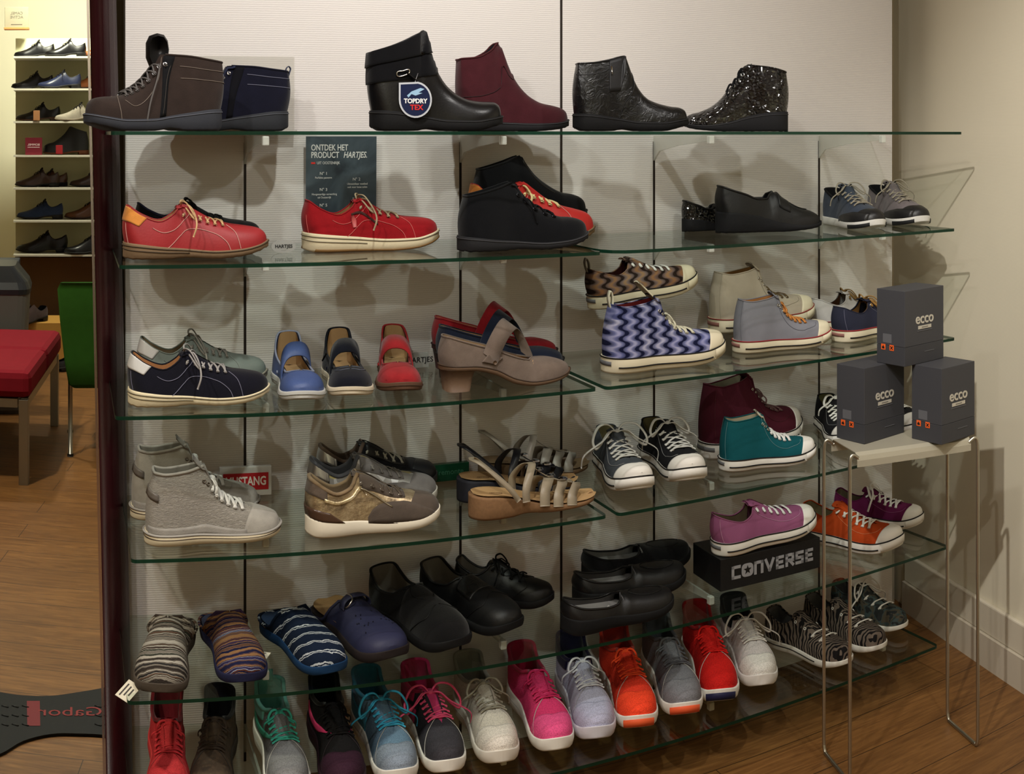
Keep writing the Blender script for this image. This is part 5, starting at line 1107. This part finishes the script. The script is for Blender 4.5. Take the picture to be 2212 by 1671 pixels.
def carton(label, C, deg, zz, w=.138, d=.084, h=.168, notch=False):
    r = empty('carton', (C[0], C[1], zz), (0, 0, math.radians(deg)), label, 'box', 'grey care-product cartons')
    box('box_base', (w/2, d/2, .021), (w, d, .042), LID, r, .0006); box('box_cover', (w/2, d/2, (.0425+h)/2), (w, d, h-.0425), CART, r, .0008)
    y = -.0006
    text('lettering', 'ecco', .034, LW, r, (w*.50, y, h*.60), off=.0006, sx=1.0)
    box('white_bar', (w*.50, y, h*.485), (.046, .0008, .0075), LW, r); box('printed_line', (w*.50, y-.0005, h*.485), (.022, .0004, .0022), mat('plain', (120, 116, 108)), r)
    box('printed_line', (w*.50, y, h*.44), (.052, .0006, .0016), SG, r); box('printed_line', (w*.62, y, h*.15), (.034, .0006, .0014), SG, r)
    # print on the narrow left side
    pr = empty('side_print', (0, 0, 0)); bpy.data.objects.remove(pr)
    box('grey_label', (-.0003, d*.62, h*.345), (.0006, .026, .020), SG, r)
    for k, yy in ((0, d*.76), (1, d*.46)):
        box('hazard_square', (-.0004, yy, h*.225), (.0008, .0125, .0125), OR, r)
        if k: 
            for a in (PI/4, -PI/4):
                o = box('cross_bar', (0, 0, 0), (.0006, .010, .0020), K_, r); o.location = (-.0010, yy, h*.225); o.rotation_euler = (a, 0, 0)
        else: plate_x = mesh('flame_mark', [(-.0010, yy+a, h*.225+b) for a, b in ((-.004, -.004), (-.0035, 0), (-.0015, .002), (0, .0048), (.0015, .001), (.0038, .001), (.0038, -.004))], [tuple(range(7))], K_, r, False)
    if notch: box('open_flap', (.004, d*.80, h*.86), (.012, d*.34, h*.26), mat('plain', (38, 36, 36)), r)
    return r
carton('grey carton with white logo, lower left of the stacked three', (1.628, 1.985), 9, TZ+.0006)
carton('grey carton with white logo, lower right of the stacked three', (1.753, 1.868), 7, TZ+.0006, w=.118, d=.088, notch=False)
carton('grey carton with white logo, on top of the other two', (1.706, 1.938), 8, TZ+.1692)

# ------------------------------------------------------------------ what the mirror shows: the men's corner behind the camera
A2 = -2*AL      # yaw of a reflected x axis
def vyaw(a): return A2-a
def vz(y, r): return EYE-(y-Y0)/PXR*r    # height of a thing seen at picture row y and distance r
DR = 7.6
rows_ = [(125, 33), (193, 35), (262, 38), (334, 40), (403, 33), (472, 38), (544, 40)]
X0_, X1_ = -.36, .62; Y_ = DR+.14
cx, cy = refl((X0_+X1_)/2, Y_)
mw = empty('wall_shelf_unit', (cx, cy, 0), (0, 0, A2), 'pale men\'s shoe shelf unit seen in the mirror', 'shelf unit')
pale = mat('plain', (214, 214, 176), r=.7)
box('back_panel', (0, .0, 1.31), (X1_-X0_, .02, 1.45), pale, mw)
zl = vz(544, DR)
box('brown_plinth', (0, .06, zl/2-.01), (X1_-X0_, .10, .56), mat('plain', (92, 66, 38), r=.6), mw)
for i, (y, xl) in enumerate(rows_):
    zz = vz(y, DR); mo = box('shelf_board', (0, .16, zz-.006), (X1_-X0_, .30, .012), mat('plain', (206, 202, 186), r=.4), mw)
def mshoe(label, xl, xr, row, m, prof='dress', solec=(18, 16, 16), lin=(40, 34, 30), dz=0, cat='dress shoe', name='dress_shoe', laces=True, Lmin=.29):
    y, _ = rows_[row]; zz = vz(y, DR)+.001; A = vat(xr, DR-.02+dz); B = vat(xl, DR-.04+dz)
    s = Shoe(name, label, A, B, zz, prof, 'dress', 1, cat, W=.34, hs=1.22); s.upper(m, nu=44, nt=9); s.lining(mat('leather', lin, r=.7), rim=m, rr=.002); s.sole(mat('rubber', solec))
    if laces and s.ul: s.eyelets(None, 4, .8); s.laces(mat('canvas', (26, 24, 24)), .002, 'x', .8, .8)
    return s
pk = mat('leather', (12, 12, 14), r=.3); nv = mat('leather', (30, 36, 60), r=.3); tn = mat('leather', (168, 96, 48), r=.35); db = mat('leather', (58, 40, 34), r=.28); br_ = mat('leather', (92, 56, 34), r=.25)
mshoe('black dress shoe, left on the top shelf in the mirror', 30, 118, 0, pk); mshoe('black dress shoe, middle of the top shelf in the mirror', 97, 186, 0, pk, dz=-.09); mshoe('tan dress shoe cut off by the frame on the top shelf in the mirror', 172, 262, 0, tn, solec=(60, 40, 28))
mshoe('black dress shoe, left on the second shelf in the mirror', 24, 115, 1, pk); mshoe('dark navy dress shoe, middle of the second shelf in the mirror', 80, 175, 1, nv, dz=-.09); mshoe('tan dress shoe at the frame on the second shelf in the mirror', 148, 240, 1, tn, solec=(60, 40, 28), dz=.02)
mshoe('black dress boot with brown hang tag on the third shelf in the mirror', 34, 130, 2, pk, 'dress', solec=(60, 36, 24)); mshoe('light grey dress shoe on the third shelf in the mirror', 118, 212, 2, mat('suede', (140, 132, 118)), solec=(120, 108, 92), dz=-.10)
mshoe('black chelsea-height boot with brown sole on the fourth shelf in the mirror', 92, 192, 3, mat('leather', (34, 36, 40), r=.4), 'bootie', solec=(110, 64, 40), cat='boot', name='dress_boot', laces=False); mshoe('brown shoe just peeking in on the fourth shelf in the mirror', 200, 290, 3, br_, solec=(70, 40, 30))
mshoe('dark brown dress shoe, left on the fifth shelf in the mirror', 32, 128, 4, db, dz=-.02); mshoe('tan brown shoe behind the dark brown one on the fifth shelf in the mirror', 60, 146, 4, br_, dz=.11); mshoe('glossy brown dress shoe at the frame on the fifth shelf in the mirror', 150, 246, 4, db)
mshoe('blue suede dress shoe on the sixth shelf in the mirror', 36, 136, 5, mat('suede', (44, 56, 84)), solec=(24, 22, 24)); mshoe('polished brown dress shoe on the sixth shelf in the mirror', 139, 240, 5, br_, solec=(50, 30, 22))
mshoe('black dress shoe, left on the lowest shelf in the mirror', 34, 146, 6, pk); mshoe('black dress shoe at the frame on the lowest shelf in the mirror', 138, 240, 6, pk, dz=-.10)
def vbox(name, label, cat, px, r, zc, sx, sy, sz, m, bev=.002, ang=0):
    x, y = vat(px, r); o = box(name, (0, 0, 0), (sx, sy, sz), m, None, bev); o.location = (x, y, zc); o.rotation_euler = (0, 0, A2+ang); return tag(o, label, cat)
def mtext(parent, body, size, m, loc, **k): return text('lettering', body, size, m, parent, loc, (PI/2, 0, PI), **k)
# burgundy carton on the fourth shelf
x, y = vat(73, DR-.10); bb = empty('shoe_carton', (x, y, vz(334, DR)+.0005), (0, 0, A2), 'burgundy carton with white letters on the fourth shelf in the mirror', 'box')
box('box_body', (0, 0, .056), (.108, .08, .112), mat('plain', (104, 18, 34)), bb, .001); mtext(bb, 'BOMMEL', .020, mat('plain', (226, 200, 200)), (0, .0406, .066)); box('printed_line', (0, .0405, .050), (.078, .001, .003), mat('plain', (226, 200, 200)), bb)
x, y = vat(36, DR+.02); cs = empty('name_sign', (x, y, vz(57, DR)), (0, 0, A2), 'pale square sign with dark letters above the men\'s shelves in the mirror', 'sign')
box('sign_board', (0, 0, .062), (.158, .012, .135), mat('plain', (126, 120, 100)), cs, .002); mtext(cs, 'CAMEL', .026, mat('plain', (70, 64, 54)), (0, .0066, .088)); mtext(cs, 'ACTIVE', .026, mat('plain', (70, 64, 54)), (0, .0066, .062)); box('printed_line', (0, .0064, .014), (.074, .0006, .005), mat('plain', (70, 64, 54)), cs)
box('wooden_ledge', (0, -.01, -.012), (.165, .08, .014), mat('plain', (176, 110, 60)), cs, .002)
x, y = vat(78, DR-.19); ht = vbox('hang_tag', 'brown hang tag on the black boot on the third shelf in the mirror', 'tag', 79, DR-.175, vz(250, DR), .042, .002, .065, mat('plain', (150, 104, 66)))
vbox('hang_tag', 'red hang tag on the boot on the fourth shelf in the mirror', 'tag', 128, DR-.165, vz(322, DR), .044, .002, .058, mat('plain', (150, 26, 34)))
# yellow step with shoes, bin
DF = 7.0
vbox('wooden_step', 'low pale wooden step under the men\'s shelves in the mirror', 'step', 91, DF+.3, .115, .36, .30, .23, mat('plain', (196, 148, 74), r=.4))
A = vat(96, DF+.28); B = vat(52, DF+.10); s = Shoe('dress_shoe', 'dark shoe lying on the pale wooden step in the mirror', A, B, .232, 'dress', 'dress', 1, 'dress shoe', W=.34, ls=1.5); s.upper(mat('suede', (62, 48, 46)), nu=40, nt=8); s.sole(mat('rubber', (20, 18, 18))); s.lining(DK)
A = vat(150, DF-.15); B = vat(62, DF-.25); s = Shoe('dress_shoe', 'black shoe on the floor before the pale wooden step in the mirror', A, B, .001, 'dress', 'dress', 1, 'dress shoe', W=.34, ls=1.15); s.upper(pk, nu=40, nt=8); s.sole(mat('rubber', (16, 16, 16))); s.lining(DK)
x, y = vat(2, 5.9); bn = empty('waste_bin', (x, y, 0), (0, 0, A2), 'dark plastic swing-lid waste bin behind the red bench in the mirror', 'bin')
def loftbox(name, secs, m, parent, smooth=False):   # rounded boxes stacked: (z, sx, sy)
    V = []; n = 24
    for zz, sx, sy in secs:
        for k in range(n):
            a = 2*PI*k/n; q = lambda v: math.copysign(abs(v)**.35, v); V.append((q(math.cos(a))*sx/2, q(math.sin(a))*sy/2, zz))
    return mesh(name, V, grid_f(len(secs), n, True)+[tuple(range(n-1, -1, -1)), tuple(range((len(secs)-1)*n, len(secs)*n))], m, parent, smooth)
loftbox('bin_body', [(0, .22, .26), (.02, .24, .28), (.60, .30, .34)], mat('plain', (96, 98, 96), r=.5), bn); loftbox('bin_lid', [(.60, .31, .35), (.625, .315, .355), (.66, .29, .33), (.74, .16, .30)], mat('plain', (34, 38, 44), r=.4), bn)
vbox('dark_cabinet', 'dark low cabinet beside the waste bin in the mirror', 'cabinet', -14, 6.75, .33, .30, .30, .66, mat('plain', (44, 50, 60), r=.5), .004)
# red bench and green chair
RED = mat('canvas', (122, 20, 34)); STL = mat('metal', (150, 148, 140), r=.35); GRN = mat('canvas', (46, 92, 30))
fx, fy = vat(52, 4.62); bx, by = vat(118, 5.55)    # front and back leg of the right end, virtual
F_, B_ = Vector((fx, fy, 0)), Vector((bx, by, 0)); dn = (B_-F_).normalized(); ln = (B_-F_).length
sd = Vector((-dn.y, dn.x, 0))
if sd.x < 0: sd = -sd
# the bench runs away to the left in the mirror, which is the real right or left of the viewer's back
lx, ly = vat(-400, 4.75); sd = (Vector((lx, ly, 0))-F_); sd = (sd-dn*sd.dot(dn)).normalized()
be = empty('bench', (F_.x, F_.y, 0), (0, 0, math.atan2(dn.y, dn.x)), 'red upholstered bench on square steel legs seen in the mirror', 'bench')
sg = 1 if (Matrix.Rotation(-math.atan2(dn.y, dn.x), 3, 'Z') @ sd).y > 0 else -1
WB = .95
def pad(name, x0, x1, y0, y1, z0, z1, m, parent, r=.02):
    return mesh(name, *box_vf((x0+x1)/2, (y0+y1)/2, (z0+z1)/2, abs(x1-x0), abs(y1-y0), z1-z0, r), m, parent, False)
pad('seat_cushion', -.03, ln*.5, -.03*sg, WB*sg, .345, .455, RED, be, .03); pad('seat_cushion', ln*.5+.004, ln+.03, -.03*sg, WB*sg, .345, .455, RED, be, .03)
for x in (0, ln):
    for yy in (0, WB-.05): box('leg', (x, yy*sg, .17), (.038, .038, .34), STL, be, .002)
box('frame_rail', (ln/2, 0, .325), (ln, .03, .035), STL, be); box('frame_rail', (0, WB/2*sg, .325), (.03, WB-.05, .035), STL, be)
q1 = Vector((*vat(142, 5.02), 0)); q2 = Vector((*vat(131, 5.55), 0))
cdx = Vector((*vat(240, 5.02), 0))-q1; ca = math.atan2(cdx.y, cdx.x)
chx = empty('chair', (q1.x, q1.y, 0), (0, 0, ca), 'green fabric chair on thin steel legs, cut by the mirror frame', 'chair')
bk = (Matrix.Rotation(-ca, 3, 'Z') @ (q2-q1)).normalized(); sy = 1 if bk.y > 0 else -1
V = []; F = []
sec = [(.30, .035, .395, -.015), (.32, .012, .41, -.03), (.42, -.005, .42, -.035), (.60, -.025, .43, -.055), (.735, -.035, .44, -.09), (.765, -.022, .425, -.094)]
for zz, xa, xb, yy in sec:
    for x_, y_ in ((xa, yy), (xa-.0, yy+.012), (xa+.012, yy+.028), (xb-.012, yy+.028), (xb, yy+.012), (xb, yy), (xb-.01, yy-.006), (xa+.01, yy-.006)): V.append((x_, y_*sy, zz))
mesh('backrest', V, grid_f(6, 8, True)+[tuple(range(8)), tuple(range(40, 48))], GRN, chx)
pad('seat', .0, .40, .02*sy, .44*sy, .40, .46, GRN, chx, .02)
for x_ in (.02, .38):
    for y_ in (0, .40): mesh('leg', *tube([(x_, y_*sy, 0), (x_, y_*sy, .40)], .010, 8), STL, chx); mesh('leg_cap', *tube([(x_, y_*sy, 0.0), (x_, y_*sy, .012)], .014, 8), mat('plain', (30, 30, 30)), chx)
# sole-shaped doormat in front of the mirror
mt = []
def virt(px, py): return vat(px, py, EYE)
up = [(-330, 1500), (-200, 1478), (-60, 1488), (0, 1500), (50, 1507), (110, 1508), (170, 1500), (235, 1488), (330, 1462), (430, 1455)]
lo = [(430, 1590), (330, 1610), (235, 1594), (170, 1590), (110, 1591), (50, 1606), (0, 1634), (-60, 1645), (-200, 1650), (-330, 1640)]
pts = [virt(*p) for p in up+lo]; cc = crom([(x, y, 0) for x, y in pts], 4, True); mc = np.mean(cc, axis=0)
cc = [p for p in cc if (Vector((p[0], p[1], 0))-ME).dot(MN) > .055]
dm = empty('doormat', (mc[0], mc[1], .0), label='dark rubber doormat shaped like a shoe sole before the mirror', cat='mat')
n = len(cc); V = [(p[0]-mc[0], p[1]-mc[1], .0005) for p in cc]+[(p[0]-mc[0], p[1]-mc[1], .007) for p in cc]
mesh('mat_body', V, [tuple(range(n-1, -1, -1)), tuple(range(n, 2*n))]+[(i, (i+1) % n, n+(i+1) % n, n+i) for i in range(n)], mat('rubber_tread', (36, 38, 38)), dm, False)
lp = virt(72, 1550); r1 = virt(57, 1550); r2 = virt(87, 1550)
rp = [virt(*p) for p in ((58, 1520), (86, 1520), (87, 1574), (59, 1574))]
mesh('red_patch', [(a-mc[0], b-mc[1], .0078) for a, b in rp], [(0, 1, 2, 3)], mat('plain', (110, 22, 32)), dm)
tp = virt(152, 1544); t = text('lettering', 'Gabor', .060, mat('plain', (130, 34, 36)), dm, (tp[0]-mc[0], tp[1]-mc[1], .0078), (0, 0, A2+PI), ext=.0003)
G = []
for py in (1530, 1550, 1570):
    for px in list(range(-40, 50, 22))+list(range(205, 300, 18)):
        a, b = virt(px, py), virt(px+14, py+4); G.append(((a[0]-mc[0], a[1]-mc[1], .0074), (b[0]-mc[0], b[1]-mc[1], .0074)))
for i, (a, b) in enumerate(G): mesh('tread_bar', *tube([a, b], .0022, 5), mat('plain', (20, 21, 21)), dm)
for o in bpy.data.objects:
    if '_u' in o.keys(): del o['_u']
